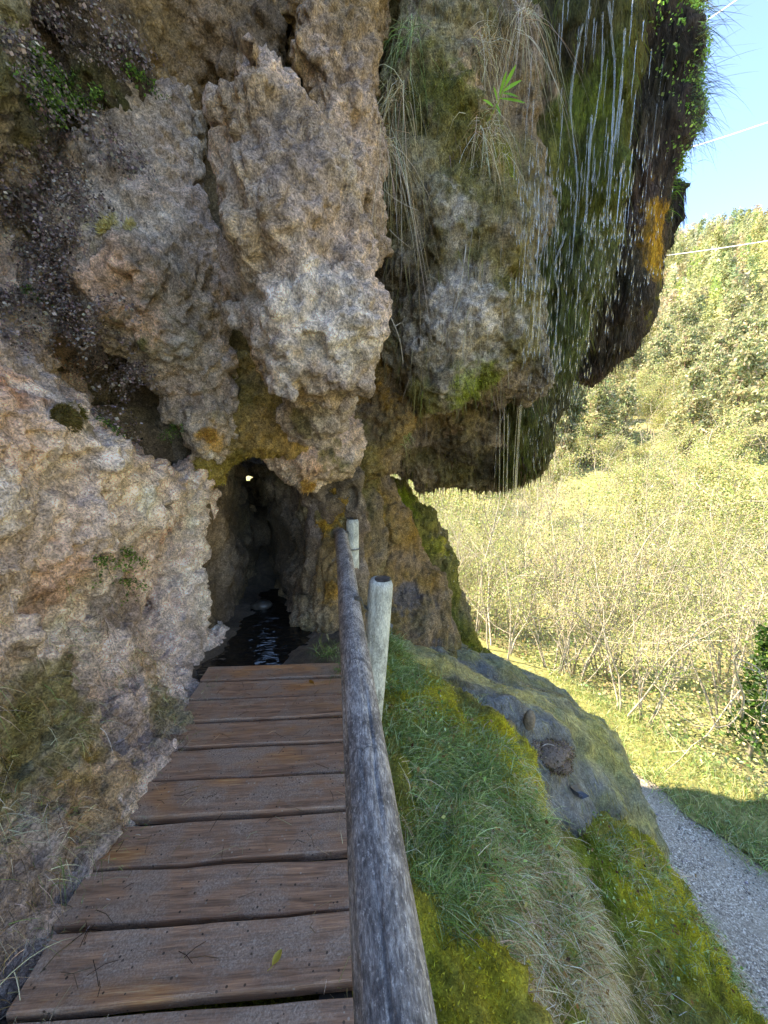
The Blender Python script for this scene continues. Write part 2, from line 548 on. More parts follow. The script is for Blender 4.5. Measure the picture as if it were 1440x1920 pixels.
def set_cols(me, c):
    a = me.attributes.get('Col') or me.attributes.new('Col', 'FLOAT_COLOR', 'POINT')
    a.data.foreach_set('color', np.ascontiguousarray(c, np.float32).ravel())
    me.polygons.foreach_set('use_smooth', np.ones(len(me.polygons), bool))

PARTS = {}
GAIN = {'wall': 1.16, 'slant': 1.08, 'boulder': 1.15, 'mossy': 1.15, 'keystone': 1.1}     # brightness put into the colour of these pieces to make up for dim shade
def finish_rock(key, name, me, parent, base, patches, mat, amp, stretch, seed, label=None):
    V, N = coords(me)
    V2 = tufa_disp(V + seed, N, amp, stretch) - np.float32(seed)
    me.vertices.foreach_set('co', V2.astype(np.float32).ravel()); me.update()
    V2, N2 = coords(me)
    pal = base(V2, N2) if callable(base) else palette(V2, base, patches, seed=seed)
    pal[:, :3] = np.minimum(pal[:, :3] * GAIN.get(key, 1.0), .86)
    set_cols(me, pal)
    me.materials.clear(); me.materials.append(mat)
    me.name = name
    o = child(name, me, parent)
    if label: o['label'] = label
    PARTS[key] = (V2.copy(), N2.copy(), pal, me)
    return o
def lobe(key, name, chains, parent, base, patches=(), k=.12, vox=.023, amp=1.0, stretch=.8, warp=.13, rough=.10, rfreq=3.2, mat=None, levels=1, label=None, cut=None):
    ch = [pxchain(c) for c in chains]
    P = np.array([p for c in ch for p, r in c]); Rr = np.array([r for c in ch for p, r in c])
    pad = .18
    lo = (P - Rr[:, None]).min(0) - pad; hi = (P + Rr[:, None]).max(0) + pad
    def fn(W, G):
        d = None
        for c in ch:
            e = sd_chain(W, c)
            d = e if d is None else smin(d, e, k)
        if cut is not None: d = np.maximum(d, cut(G))
        return d
    me = build_sdf(name, fn, lo, hi, vox, levels, warp, 1.7, rough, rfreq)
    return finish_rock(key, name, me, parent, base, patches, mat or M_ROCK, amp, stretch, (sum(map(ord, key)) % 97) * .37, label)

# colours (albedo)
BEIGE = srgb(224, 197, 182); PINK = srgb(222, 184, 160); GREY = srgb(192, 181, 170); VIOLET = srgb(154, 137, 128)
BROWN = srgb(136, 116, 97); OCHRE = srgb(178, 150, 106); DARK = srgb(78, 68, 56); BLACK = srgb(42, 37, 32)
PALE = srgb(238, 228, 218); RUST = srgb(206, 142, 98)
OLIVE = srgb(112, 106, 56); MOSS = srgb(122, 134, 38); YMOSS = srgb(184, 174, 50); OMOSS = srgb(186, 140, 46); DMOSS = srgb(80, 88, 36)

# ================================================================== STRUCTURE: terrain
PATH_Z = -3.9
def hill_height(X, Y):
    r = np.hypot(X, Y)
    az = np.degrees(np.arctan2(X, Y))
    prof = np.interp(r, [0, 7, 9, 14, 22, 40, 75, 130, 190, 260, 700, 1700], [-3.95, -3.95, -4.3, -5.0, -4.6, -1.5, 12, 42, 70, 66, 25, 5])
    w = sstep(-14, 6, az) * sstep(165, 110, az)
    flat = np.interp(r, [0, 9, 40, 1700], [-3.95, -4.1, -4.4, 0])
    z = prof * w + flat * (1 - w)
    q = np.stack([X, Y, X * 0], -1).reshape(-1, 3)
    z = z + (sstep(9, 60, r).ravel() * 5.0 * fbm(q / 28, 3)).reshape(r.shape) + (sstep(6, 14, r).ravel() * .5 * fbm(q / 3, 3)).reshape(r.shape)
    return z
def make_terrain():
    rr = np.concatenate([np.linspace(.3, 6, 12), np.geomspace(6.5, 230, 100), np.geomspace(245, 1700, 22)])
    na = 240
    aa = np.linspace(0, 2 * math.pi, na, endpoint=False)
    Rr, A = np.meshgrid(rr, aa, indexing='ij')
    X, Y = Rr * np.sin(A), Rr * np.cos(A)
    Z = hill_height(X, Y)
    V = np.stack([X, Y, Z], -1).reshape(-1, 3)
    m = len(rr)
    i, j = np.meshgrid(np.arange(m - 1), np.arange(na), indexing='ij')
    f = np.stack([i * na + j, (i + 1) * na + j, (i + 1) * na + (j + 1) % na, i * na + (j + 1) % na], -1).reshape(-1, 4)[:, ::-1]
    f = np.ascontiguousarray(f)
    k = NT('hillside_ground')
    v = k.objco()
    n = k.noise(.35, v, 6, .65); n2 = k.noise(3.5, v, 6, .7); n3 = k.noise(.11, v, 3, .5)
    c = k.ramp(n2, [(.3, srgb(122, 114, 80)), (.5, srgb(158, 150, 106)), (.7, srgb(188, 176, 138))])
    c = k.mix(k.ramp(n, [(.45, 0), (.6, .8)]), c, k.ramp(n2, [(.3, srgb(104, 112, 66)), (.7, srgb(158, 164, 104))]))
    c = k.mix(k.ramp(n3, [(.58, 0), (.68, .6)]), c, k.ramp(n2, [(.3, srgb(160, 122, 92)), (.7, srgb(205, 170, 132))]))
    mat = k.done(Base_Color=c, Roughness=1.0, Normal=k.bump(n2, .6, .15), Specular_IOR_Level=.1)
    return tag(obj('hillside', mesh_np('hillside', V, f, mat)), kind='structure')
hillside = make_terrain()

# gravel path winding round the foot of the slope
PATH_C = np.array([(6.6, -9), (5.9, -4), (5.0, 0), (4.55, 1.8), (4.15, 3.4), (3.6, 5.0), (2.7, 7.0), (1.0, 9.6), (-3, 14)], float)
def smooth_line(P, n):
    t = np.linspace(0, len(P) - 1, n)
    out = []
    for u in t:
        i = min(int(u), len(P) - 2); f = u - i
        p0, p1, p2, p3 = P[max(i - 1, 0)], P[i], P[i + 1], P[min(i + 2, len(P) - 1)]
        out.append(.5 * (2 * p1 + (p2 - p0) * f + (2 * p0 - 5 * p1 + 4 * p2 - p3) * f * f + (3 * p1 - p0 - 3 * p2 + p3) * f ** 3))
    return np.array(out)
def strip(name, line, w0, w1, z, nx, mat, crown=0.0, edge=.1):
    m = len(line)
    t = np.gradient(line, axis=0); t /= np.linalg.norm(t, axis=1)[:, None]
    nrm = np.stack([t[:, 1], -t[:, 0]], 1)
    V = []
    for i in range(m):
        e0 = edge * float(vnoise(np.array([[i * .35, 1.5, w0]]))[0]); e1 = edge * float(vnoise(np.array([[i * .35, 7.5, w1]]))[0])
        for j in range(nx):
            u = j / (nx - 1); w = (w0 + e0) * (1 - u) + (w1 + e1) * u
            p = line[i] + nrm[i] * w
            V.append((p[0], p[1], z + crown * math.sin(u * math.pi)))
    f = np.array([(i * nx + j, i * nx + j + 1, (i + 1) * nx + j + 1, (i + 1) * nx + j) for i in range(m - 1) for j in range(nx - 1)])[:, ::-1]
    V = np.array(V); V[:, 2] += .012 * fbm(V * 3, 3)
    return mesh_np(name, V, np.ascontiguousarray(f), mat)
def mat_gravel():
    k = NT('path_gravel')
    v = k.objco()
    vo = k.n('TexVoronoi', {'Vector': v, 'Scale': 75.0})
    sc = k.n('SeparateColor', {0: vo.outputs['Color']})
    c = k.ramp(sc.outputs[0], [(0, srgb(108, 99, 88)), (.5, srgb(164, 152, 136)), (.85, srgb(200, 187, 168)), (1, srgb(236, 226, 210))])
    n = k.noise(1.6, v, 5, .6)
    c = k.mix(k.ramp(n, [(.4, 0), (.62, .7)]), c, k.ramp(k.noise(90, v, 3), [(.3, srgb(142, 130, 114)), (.7, srgb(188, 175, 154))]))
    return k.done(Base_Color=c, Roughness=.95, Normal=k.bump(k.math('SUBTRACT', 1.0, vo.outputs['Distance']), .7, .012), Specular_IOR_Level=.2)
M_GRAVEL = mat_gravel()
path_line = smooth_line(PATH_C, 90)
path = tag(obj('path', strip('path', path_line, -1.35, 1.25, PATH_Z, 18, M_GRAVEL, .03)), kind='structure')
def mat_verge():
    k = NT('verge_ground')
    n = k.noise(9, k.objco(), 5, .7)
    return k.done(Base_Color=k.ramp(n, [(.3, srgb(92, 88, 50)), (.55, srgb(138, 136, 78)), (.75, srgb(178, 164, 116))]), Roughness=1.0, Normal=k.bump(n, .6, .04))
M_VERGE = mat_verge()
verge = tag(obj('verge', strip('verge', path_line, 1.2, 2.4, PATH_Z + .03, 10, M_VERGE, .05, .22)), kind='structure')

# ================================================================== STRUCTURE: slope below the walkway
PROF_A = np.array([(-1.3, -.16), (.05, -.15), (.22, -.16), (.55, -.30), (1.05, -.54), (1.42, -.78), (1.58, -1.0), (1.62, -1.4), (1.72, -1.72), (2.2, -1.88), (2.65, -2.05), (2.98, -2.3), (3.16, -2.7), (3.3, -3.3), (3.42, -4.1)], float)
PROF_B = np.array([(-.6, -.16), (.25, -.18), (.6, -.35), (1.1, -.60), (1.6, -.86), (2.2, -1.18), (2.8, -1.52), (3.15, -1.92), (3.38, -2.4), (3.5, -2.9), (3.56, -3.4), (3.6, -4.1)], float)
def prof_sample(P, n):
    L = np.concatenate([[0], np.cumsum(np.linalg.norm(np.diff(P, axis=0), axis=1))])
    s = np.linspace(0, L[-1], n)
    q = np.stack([np.interp(s, L, P[:, 0]), np.interp(s, L, P[:, 1])], 1)
    for _ in range(4): q[1:-1] = (q[:-2] + 2 * q[1:-1] + q[2:]) / 4
    return q
def sheet(name, P, ns, y0, y1, ny, zfun):
    q = prof_sample(P, ns)
    ys = np.linspace(y0, y1, ny)
    V = np.zeros((ny, ns, 3), np.float32)
    V[..., 0] = q[None, :, 0]; V[..., 2] = q[None, :, 1]; V[..., 1] = ys[:, None]
    V = V.reshape(-1, 3)
    V = zfun(V)
    i, j = np.meshgrid(np.arange(ny - 1), np.arange(ns - 1), indexing='ij')
    f = np.stack([i * ns + j, i * ns + j + 1, (i + 1) * ns + j + 1, (i + 1) * ns + j], -1).reshape(-1, 4)
    return mesh_np(name, V, f)
slope_root = tag(empty('slope', (1.5, 2, PATH_Z)), kind='structure')
def zA(V):
    X, Y = V[:, 0].copy(), V[:, 1].copy()
    out = V.copy()
    w = sstep(.25, 1.2, X)
    # noses and gullies running down the slope
    out[:, 0] += w * (.16 * np.sin(Y * 2.3 + .6) + .20 * fbm(V * 1.3, 3))
    out[:, 0] -= sstep(.4, 1.3, X) * sstep(3.0, 2.2, X) * .42 * np.clip(((Y - 2.3) / 1.0) ** 2, 0, 1.2)
    out[:, 2] += w * (.18 * fbm(V * 1.7 + 9, 3))
    out[:, 0] -= .10 * sstep(2.4, 3.2, X)
    fall = np.clip(Y - 2.75 - .25 * sstep(1.8, 2.6, X), 0, None)
    out[:, 2] -= w * .9 * fall ** 1.5
    out[:, 2] += sstep(.1, .2, X) * .04 * fbm(V * 5, 2)
    return out
me = sheet('moss_bank', PROF_A, 190, -.8, 4.2, 190, zA)
V, N = coords(me)
cush = .55 - worley(V * 4.2 + .12 * fbm(V * 9, 2)[:, None])
w = sstep(.12, .3, V[:, 0])[:, None]
V = V + N * (w[:, 0] * (.12 * cush + .06 * (.55 - worley(V * 12)) + .03 * fbm(V * 14, 3, .6)))[:, None]
me.vertices.foreach_set('co', V.astype(np.float32).ravel()); me.update()
V, N = coords(me)
PAT_A = [
    (atz(800, 1330, -.4), .45, YMOSS, .8), (atz(980, 1450, -.8), .55, YMOSS, 1.0), (atz(1040, 1560, -1.1), .4, YMOSS, 1.0), (atz(1140, 1600, -1.7), .6, MOSS, .9),
    (atz(1230, 1700, -2.2), .6, YMOSS, .9), (atz(1290, 1620, -2.5), .4, YMOSS, 1.0), (atz(1320, 1800, -2.9), .5, OMOSS, .7), (atz(860, 1850, -.7), .35, OMOSS, .8),
    (atz(880, 1700, -.7), .3, RUST, .6), (atz(1080, 1470, -1.3), .22, GREY * .7, .9, .6), (atz(1190, 1850, -2.4), .4, MOSS, .8), (atz(950, 1330, -.8), .25, VIOLET * .7, .8)]
C_A = palette(V, [(MOSS, 1.0, 1.8), (YMOSS, .8, 2.0), (OLIVE, .8, 2.2), (srgb(150, 138, 84), .6, 2.6), (BROWN, .5, 3.0)], PAT_A, seed=5)
set_cols(me, C_A); me.materials.append(M_MOSS)
moss_bank = child('moss_bank', me, slope_root)
PARTS['bank'] = (V.copy(), N.copy(), C_A, me)

def zB(V):
    X, Y = V[:, 0].copy(), V[:, 1].copy()
    out = V.copy()
    near = np.clip(3.3 + .25 * sstep(2.2, 3.0, X) - Y + .15 * np.sin(X * 3), 0, None)
    out[:, 2] -= 1.6 * near ** 1.5
    far = np.clip(Y - 4.3 + .25 * X * .5, 0, None)
    out[:, 2] -= .75 * far ** 1.6
    out[:, 0] += sstep(.8, 2, X) * .14 * fbm(V * 1.1, 3)
    out[:, 2] += .09 * fbm(V * 1.6, 3)
    return out
me = sheet('tufa_mound', PROF_B, 200, 2.3, 6.2, 150, zB)
V, N = coords(me)
flow = np.stack([V[:, 1] * 4.5, (V[:, 0] - V[:, 2]) * .9, V[:, 2] * .6], 1)
V = V + N * (.20 * (.5 - worley(flow * .8)) + .09 * (.5 - worley(flow * 2.0)) + .035 * (.5 - worley(V * 9)) + .022 * fbm(V * 16, 3, .6) + .04 * fbm(V * 5, 2))[:, None]
me.vertices.foreach_set('co', V.astype(np.float32).ravel()); me.update()
V, N = coords(me)
WETG = srgb(132, 134, 132); WETB = srgb(96, 104, 110)
VF = np.stack([V[:, 1] * 3.6 + .6 * fbm(V * 1.5, 2), (V[:, 0] - V[:, 2]) * .45, V[:, 2] * .3], 1)
C_B0 = palette(VF, [(WETG, 1.0, 1.0), (WETB, 1.0, 1.4), (srgb(196, 182, 104), 1.0, 1.2), (srgb(96, 88, 76), .9, 2.0), (srgb(128, 132, 92), .6, 1.6)], sharp=11.0, seed=8)
C_B = palette(V, [(WETG, 1.0, 1.6)], [
    (atz(1150, 1400, -1.7), .5, srgb(206, 190, 96), .85, .6), (atz(1080, 1330, -1.3), .45, srgb(206, 192, 118), .75, .6), (atz(900, 1270, -.7), .4, srgb(110, 114, 120), .8, .6),
    (atz(1180, 1480, -2.0), .5, srgb(140, 146, 86), .8, .5), (atz(960, 1330, -1.0), .3, VIOLET * .8, .8), (atz(1230, 1500, -2.6), .45, srgb(96, 106, 66), .8, .5), (atz(1215, 1540, -2.6), .35, MOSS, .8), (atz(1130, 1370, -1.6), .3, YMOSS, .6, .5), (atz(1000, 1290, -1.0), .3, srgb(110, 118, 126), .7, .7), (atz(1090, 1440, -1.6), .22, OLIVE, .8), (atz(1050, 1420, -1.3), .25, srgb(92, 74, 70), .9)], seed=2)
mixm = (sstep(.0, .25, np.abs(C_B[:, :3] - WETG).sum(1)) * .4)[:, None]
C_B[:, :3] = C_B0[:, :3] * (1 - mixm) + C_B[:, :3] * mixm
C_B[:, 3] = np.maximum(C_B[:, 3], .5)
set_cols(me, C_B); me.materials.append(M_FLOW)
mound = child('tufa_mound', me, slope_root)
mound['label'] = 'wet grey and yellow tufa mound under the waterfall'
PARTS['mound'] = (V.copy(), N.copy(), C_B, me)

# ================================================================== STRUCTURE: the cliff
cliff = tag(empty('cliff', (-2, 3, -.1)), kind='structure')
LILAC = srgb(228, 208, 198)
B_PALE = [(BEIGE, .8, 1.5), (PINK, .9, 1.2), (LILAC, 1.0, 1.7), (PALE, .9, 2.6), (VIOLET, .55, 1.9), (DARK, .22, 3.2), (RUST, .18, 1.6)]
B_GREYBROWN = [(VIOLET, .9, 1.5), (GREY, .9, 2.2), (BROWN, 1.0, 1.4), (BEIGE, .6, 2.4), (PALE, .35, 3.0), (DARK, .4, 3.4), (OCHRE, .4, 1.8)]
B_BROWN = [(BROWN, 1.0, 1.5), (OCHRE, .7, 1.2), (VIOLET, .5, 2.0), (DARK, .4, 2.2)]
B_DARK = [(DARK, 1.0, 1.5), (OLIVE * .8, .7, 1.3), (BLACK, .7, 2.0), (BROWN, .4, 2.0)]
B_MOSSROCK = [(OLIVE, 1.0, 1.4), (BROWN, .8, 1.8), (DARK, .7, 2.2), (GREY * .8, .45, 2.4)]
B_CURT = [(DMOSS, 1.0, 1.2), (DARK, .8, 1.9), (OLIVE, .6, 1.6), (BLACK, .5, 2.4)]

# left wall, climbing from the walkway edge
def xw(Y, z):
    z = z + .42 * (Y - 2.0) * sstep(1.1, 1.7, z) * sstep(3.0, 2.2, z)
    b = np.interp(z, [-.3, 0, .12, .35, .7, .95, 1.15, 1.5, 1.75, 2.1, 2.6, 3.2, 4.0, 5.0], [-.84, -.90, -1.00, -1.17, -1.26, -1.20, -1.05, -1.08, -1.24, -1.62, -1.80, -1.58, -1.42, -1.3])
    return b - .10 * sstep(1.4, .4, Y) * sstep(.1, .5, z) + .03 * np.sin(Y * 4.0) - .06 * sstep(2.3, 3.0, Y) - .05 * sstep(1.5, .9, Y) * sstep(.4, .1, z) - .13 * sstep(2.2, 2.75, Y) * sstep(.75, .35, z)
def f_wall(W, G):
    d = W[:, 0] - xw(W[:, 1], W[:, 2])
    d = np.maximum(d, -(G[:, 0] + 2.15))
    jamb = sd_chain(W, pxchain([(352, 900, 3.05, 38), (342, 1010, 3.05, 42), (325, 1150, 3.0, 50), (310, 1260, 2.8, 50)]))
    d = smin(d, jamb, .15)
    d = np.maximum(d, G[:, 1] - 3.30)
    return np.maximum(d, .25 - G[:, 1]) * .8
me = build_sdf('rock_wall', f_wall, (-2.25, .1, -.35), (-.62, 3.45, 4.9), .030, 1, .08, 1.8, .10, 2.6)
PAT_W = [(at(120, 1560, 1.35), .35, VIOLET * .55, .6), (at(60, 1380, 1.3), .3, OLIVE * .8, .75), (at(250, 1400, 1.85), .25, VIOLET * .6, .55), (at(330, 1290, 2.2), .2, OLIVE, .5), (at(60, 1700, 1.1), .25, VIOLET * .8, .5), (at(180, 1250, 1.8), .18, DARK, .5), (atz(100, 1400, .1) * .0 + at(110, 1350, 1.55), .28, OLIVE, .8), (at(190, 1480, 1.5), .18, OMOSS * .7, .5), (at(310, 1230, 2.2), .17, OMOSS * .7, .5), (at(60, 1500, 1.2), .25, OLIVE, .8), (at(330, 1330, 2.1), .18, OLIVE, .6),
         (at(100, 560, 2.0), .45, VIOLET * .8, .8), (at(20, 300, 2.0), .6, DARK, .8), (at(10, 640, 1.6), .22, RUST, .7), (at(135, 780, 1.9), .1, OLIVE * .6, 1.0), (at(250, 1130, 2.2), .22, VIOLET * .8, .7), (at(300, 950, 2.5), .07, BLACK, .8),
         (at(100, 150, 2.3), .5, DMOSS, .7), (at(70, 1300, 1.4), .16, VIOLET * .7, .6), (at(330, 1000, 2.7), .16, RUST, .5), (at(40, 820, 1.5), .2, PINK, .6), (at(120, 1090, 1.7), .2, RUST, .35)]
finish_rock('wall', 'rock_wall', me, cliff, B_PALE, PAT_W, M_ROCK, 1.1, .9, 11.0, 'pale pinkish rough tufa wall left of the walkway')

lobe('slant', 'rock_lobe', [[(310, 240, 3.05, 80), (252, 400, 2.75, 112), (268, 520, 2.66, 122), (335, 640, 2.78, 92), (378, 740, 2.88, 62), (382, 810, 2.92, 44)], [(205, 540, 2.6, 62), (255, 625, 2.72, 62), (310, 710, 2.85, 58), (360, 790, 2.95, 46)]], cliff,
     B_GREYBROWN, [(at(330, 650, 2.3), .25, OLIVE, .8), (at(200, 560, 2.2), .3, PINK, .7), (at(300, 560, 2.1), .28, PINK, .6), (at(180, 390, 2.3), .15, YMOSS * .8, .6), (at(400, 830, 2.7), .15, OMOSS, .8), (at(360, 760, 2.6), .2, OLIVE, .6), (at(250, 650, 2.3), .2, DMOSS, .8)],
     label='slanting purplish grey tufa lobe with a mossy lower flank')
lobe('boulder', 'rock_lobe', [[(430, 190, 2.15, 62), (505, 235, 2.1, 85), (545, 330, 2.05, 115), (565, 450, 2.0, 135), (578, 560, 2.0, 125), (588, 640, 2.05, 95)], [(415, 230, 2.2, 45), (470, 420, 2.15, 60), (500, 560, 2.12, 65), (535, 690, 2.15, 48)], [(560, 640, 2.05, 75), (668, 610, 2.1, 40)]], cliff,
     B_GREYBROWN + [(BEIGE, .5, 1.6)], [(at(560, 700, 2.0), .18, OCHRE, .7), (at(530, 340, 1.9), .25, VIOLET, .7), (at(470, 700, 2.2), .14, OMOSS * .9, .6), (at(600, 600, 1.9), .3, PALE, .45), (at(640, 380, 2.1), .16, OCHRE, .4)],
     label='big knobbly grey tufa boulder hanging over the walkway')
lobe('pillar', 'rock_lobe', [[(655, -160, 3.0, 120), (650, 0, 2.85, 80), (645, 140, 2.75, 72), (652, 300, 2.65, 62), (655, 470, 2.6, 58), (660, 560, 2.55, 48)], [(545, -60, 3.2, 70), (570, 60, 3.0, 55)]], cliff,
     B_BROWN + [(BEIGE, .5, 2.2), (OCHRE, .5, 1.7)], [(at(590, 200, 2.3), .2, OCHRE, .5), (at(600, 215, 2.3), .1, BLACK, .8), (at(690, 350, 2.3), .2, OCHRE, .5)], label='ochre brown tufa pillar rising above the boulder')
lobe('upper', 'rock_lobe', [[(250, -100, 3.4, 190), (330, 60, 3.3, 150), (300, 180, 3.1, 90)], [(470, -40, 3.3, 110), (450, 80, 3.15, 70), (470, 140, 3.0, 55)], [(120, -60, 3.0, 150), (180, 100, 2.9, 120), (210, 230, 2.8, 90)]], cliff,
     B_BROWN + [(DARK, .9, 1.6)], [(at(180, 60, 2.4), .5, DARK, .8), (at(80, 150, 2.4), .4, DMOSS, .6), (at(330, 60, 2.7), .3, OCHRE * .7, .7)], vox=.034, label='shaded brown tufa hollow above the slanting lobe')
lobe('under', 'rock_lobe', [[(600, 700, 2.5, 60), (585, 770, 2.55, 55), (560, 790, 2.6, 40)], [(610, 740, 2.5, 40), (600, 800, 2.6, 28)]], cliff, B_GREYBROWN, [(at(560, 800, 2.4), .12, OLIVE, .7), (at(600, 770, 2.3), .15, GREY, .5)], vox=.022, warp=.06, rough=.05)
lobe('lip', 'rock_lobe', [[(395, 780, 2.95, 40), (425, 815, 2.95, 36), (470, 800, 2.95, 45), (520, 795, 2.95, 40)], [(450, 760, 3.0, 55), (540, 780, 3.0, 60)], [(395, 830, 3.0, 28), (372, 880, 3.05, 30)]], cliff,
     [(OMOSS * .7, .8, 1.5), (YMOSS * .7, .6, 1.4), (OCHRE, 1.0, 2.2), (OLIVE, .8, 2), (BROWN, .8, 2.6)], [(at(385, 835, 2.8), .14, BEIGE, .7), (at(470, 800, 2.8), .2, OCHRE, .4)], vox=.024, label='yellow mossy lip over the tunnel mouth')
lobe('keystone', 'rock_lobe', [[(575, 850, 3.15, 55), (570, 890, 3.2, 42), (580, 910, 3.25, 28)], [(520, 840, 3.2, 35), (545, 880, 3.25, 34)], [(620, 860, 3.3, 50), (640, 820, 3.35, 50)]], cliff, B_PALE + [(OCHRE, .8, 1.5)], [(at(640, 850, 3.0), .2, OLIVE, .8), (at(580, 920, 3.0), .1, OMOSS, .7)], vox=.024, warp=.07, rough=.06)
lobe('orange', 'rock_lobe', [[(690, 700, 3.6, 70), (700, 770, 3.55, 75), (690, 840, 3.6, 62), (670, 880, 3.65, 45)], [(720, 760, 3.55, 50)], [(640, 740, 3.7, 60)]], cliff,
     [(OCHRE * .9, .8, 1.4), (OMOSS * .7, .4, 1.6), (OLIVE, .8, 1.9), (BROWN, 1.0, 2), (DARK, .4, 2.6)], [(at(640, 800, 3.2), .3, OLIVE, .7), (at(720, 740, 3.2), .15, OMOSS, .6)], label='ochre tufa lobe with olive moss behind the boulder')
lobe('mossy', 'rock_lobe', [[(800, -150, 3.7, 150), (800, 80, 3.5, 120), (820, 300, 3.3, 125), (845, 480, 3.15, 135), (855, 600, 3.1, 135), (850, 670, 3.15, 105)], [(920, 100, 3.6, 90), (940, 350, 3.5, 80), (945, 560, 3.35, 65), (950, 700, 3.3, 55)], [(745, 200, 3.5, 70), (750, 500, 3.3, 60), (760, 640, 3.3, 60)]], cliff,
     B_MOSSROCK, [(at(880, 600, 2.8), .35, GREY * .95, .85), (at(900, 720, 2.9), .2, MOSS, .65), (at(790, 750, 3.0), .2, OLIVE, .8), (at(860, 420, 2.8), .2, GREY * .85, .7), (at(930, 330, 3.0), .2, MOSS * .8, .7), (at(790, 200, 3.0), .3, DMOSS, .6), (at(880, 190, 3.0), .2, PINK * .8, .5), (at(940, 480, 3.0), .2, GREY * .9, .7), (at(960, 620, 3.0), .15, srgb(150, 156, 162), .7, .5), (at(880, 770, 3.0), .25, MOSS, .7), (at(740, 560, 3.1), .3, DARK, .6)],
     vox=.032, label='mossy olive tufa lobe with a grey belly beside the waterfall')
lobe('curtain', 'rock_curtain', [[(1075, -150, 4.1, 140), (1075, 100, 4.0, 115), (1060, 300, 3.95, 105), (1040, 480, 3.9, 95), (1030, 620, 3.9, 80), (1005, 740, 3.95, 62), (985, 830, 4.0, 46), (975, 880, 4.05, 34)], [(985, 0, 3.8, 80), (985, 300, 3.75, 65), (990, 560, 3.75, 45), (985, 700, 3.85, 40)]], cliff,
     B_CURT, [(at(1060, 500, 3.5), .4, DMOSS * 1.1, .7, .6), (at(1040, 650, 3.6), .35, DMOSS, .8, .6), (at(1000, 300, 3.4), .3, OLIVE, .6), (at(1090, 200, 3.6), .3, MOSS * .8, .6, .4), (at(1000, 150, 3.4), .25, PINK * .7, .5), (at(970, 420, 3.4), .15, OMOSS * .8, .5), (at(1000, 800, 3.6), .25, DMOSS, .8, .6), (at(1110, 350, 3.7), .2, BLACK, .7, .4)],
     vox=.032, stretch=.16, amp=1.25, mat=M_CURTAIN, rough=.09, rfreq=2.6, label='dripping dark green tufa curtain of the waterfall')
lobe('far_curtain', 'rock_curtain', [[(1200, -150, 4.9, 120), (1195, 60, 4.8, 88), (1190, 220, 4.75, 80), (1165, 370, 4.7, 78), (1145, 480, 4.7, 70), (1145, 570, 4.7, 62), (1130, 640, 4.75, 48), (1110, 700, 4.8, 28)], [(1215, 420, 4.8, 32), (1195, 520, 4.8, 34), (1170, 620, 4.85, 24)]], cliff,
     [(BLACK, 1.0, 1.6), (DARK, 1.0, 1.9), (srgb(84, 66, 58), .8, 2.2), (DMOSS, .4, 1.5)], [(at(1222, 430, 4.4), .34, OMOSS, 1.0), (at(1212, 500, 4.4), .25, OMOSS, .9), (at(1262, 330, 4.5), .22, YMOSS, .9), (at(1275, 60, 4.6), .35, MOSS, .9), (at(1285, 200, 4.6), .3, MOSS * 1.2, .9), (at(1190, 600, 4.5), .15, YMOSS * .7, .7), (at(1200, 540, 4.5), .2, YMOSS * .8, .7)],
     vox=.034, stretch=.16, amp=1.25, mat=M_CURTAIN, rough=.09, rfreq=2.6, label='blackish brown outer tufa curtain with orange moss on its edge')
lobe('outer', 'rock_curtain', [[(1258, 350, 5.3, 24), (1256, 420, 5.3, 22), (1248, 475, 5.3, 14)]], cliff, [(BLACK, 1, 2), (DARK, .7, 2)], [(at(1270, 350, 5.1), .15, MOSS, .9)], vox=.028, stretch=.4, mat=M_CURTAIN, label='small black hanging tuft beyond the outer curtain')
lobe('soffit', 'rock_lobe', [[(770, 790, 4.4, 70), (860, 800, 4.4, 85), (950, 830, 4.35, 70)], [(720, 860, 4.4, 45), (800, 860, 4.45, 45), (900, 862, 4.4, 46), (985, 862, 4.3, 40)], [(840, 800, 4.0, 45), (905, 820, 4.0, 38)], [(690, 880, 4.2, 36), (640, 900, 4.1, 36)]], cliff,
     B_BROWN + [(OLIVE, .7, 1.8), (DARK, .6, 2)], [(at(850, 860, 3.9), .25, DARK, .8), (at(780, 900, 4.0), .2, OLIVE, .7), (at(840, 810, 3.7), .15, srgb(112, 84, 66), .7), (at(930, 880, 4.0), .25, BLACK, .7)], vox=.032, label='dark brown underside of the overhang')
lobe('jamb', 'rock_pillar', [[(640, 900, 3.75, 55), (612, 980, 3.65, 52), (605, 1080, 3.5, 48), (608, 1170, 3.35, 46), (625, 1260, 3.2, 50)], [(655, 950, 3.9, 60), (650, 1080, 3.8, 50)]], cliff,
     [(BROWN, 1.0, 1.5), (GREY * .7, .4, 2), (OCHRE * .8, .9, 1.5), (DARK, .6, 2), (OLIVE, .8, 1.8)], [(at(610, 985, 3.3), .15, OMOSS, .8), (at(620, 1110, 3.2), .12, OMOSS, .6), (at(640, 930, 3.4), .2, OMOSS * .8, .7)], vox=.026, stretch=.5, label='brown tufa pillar right of the tunnel mouth')
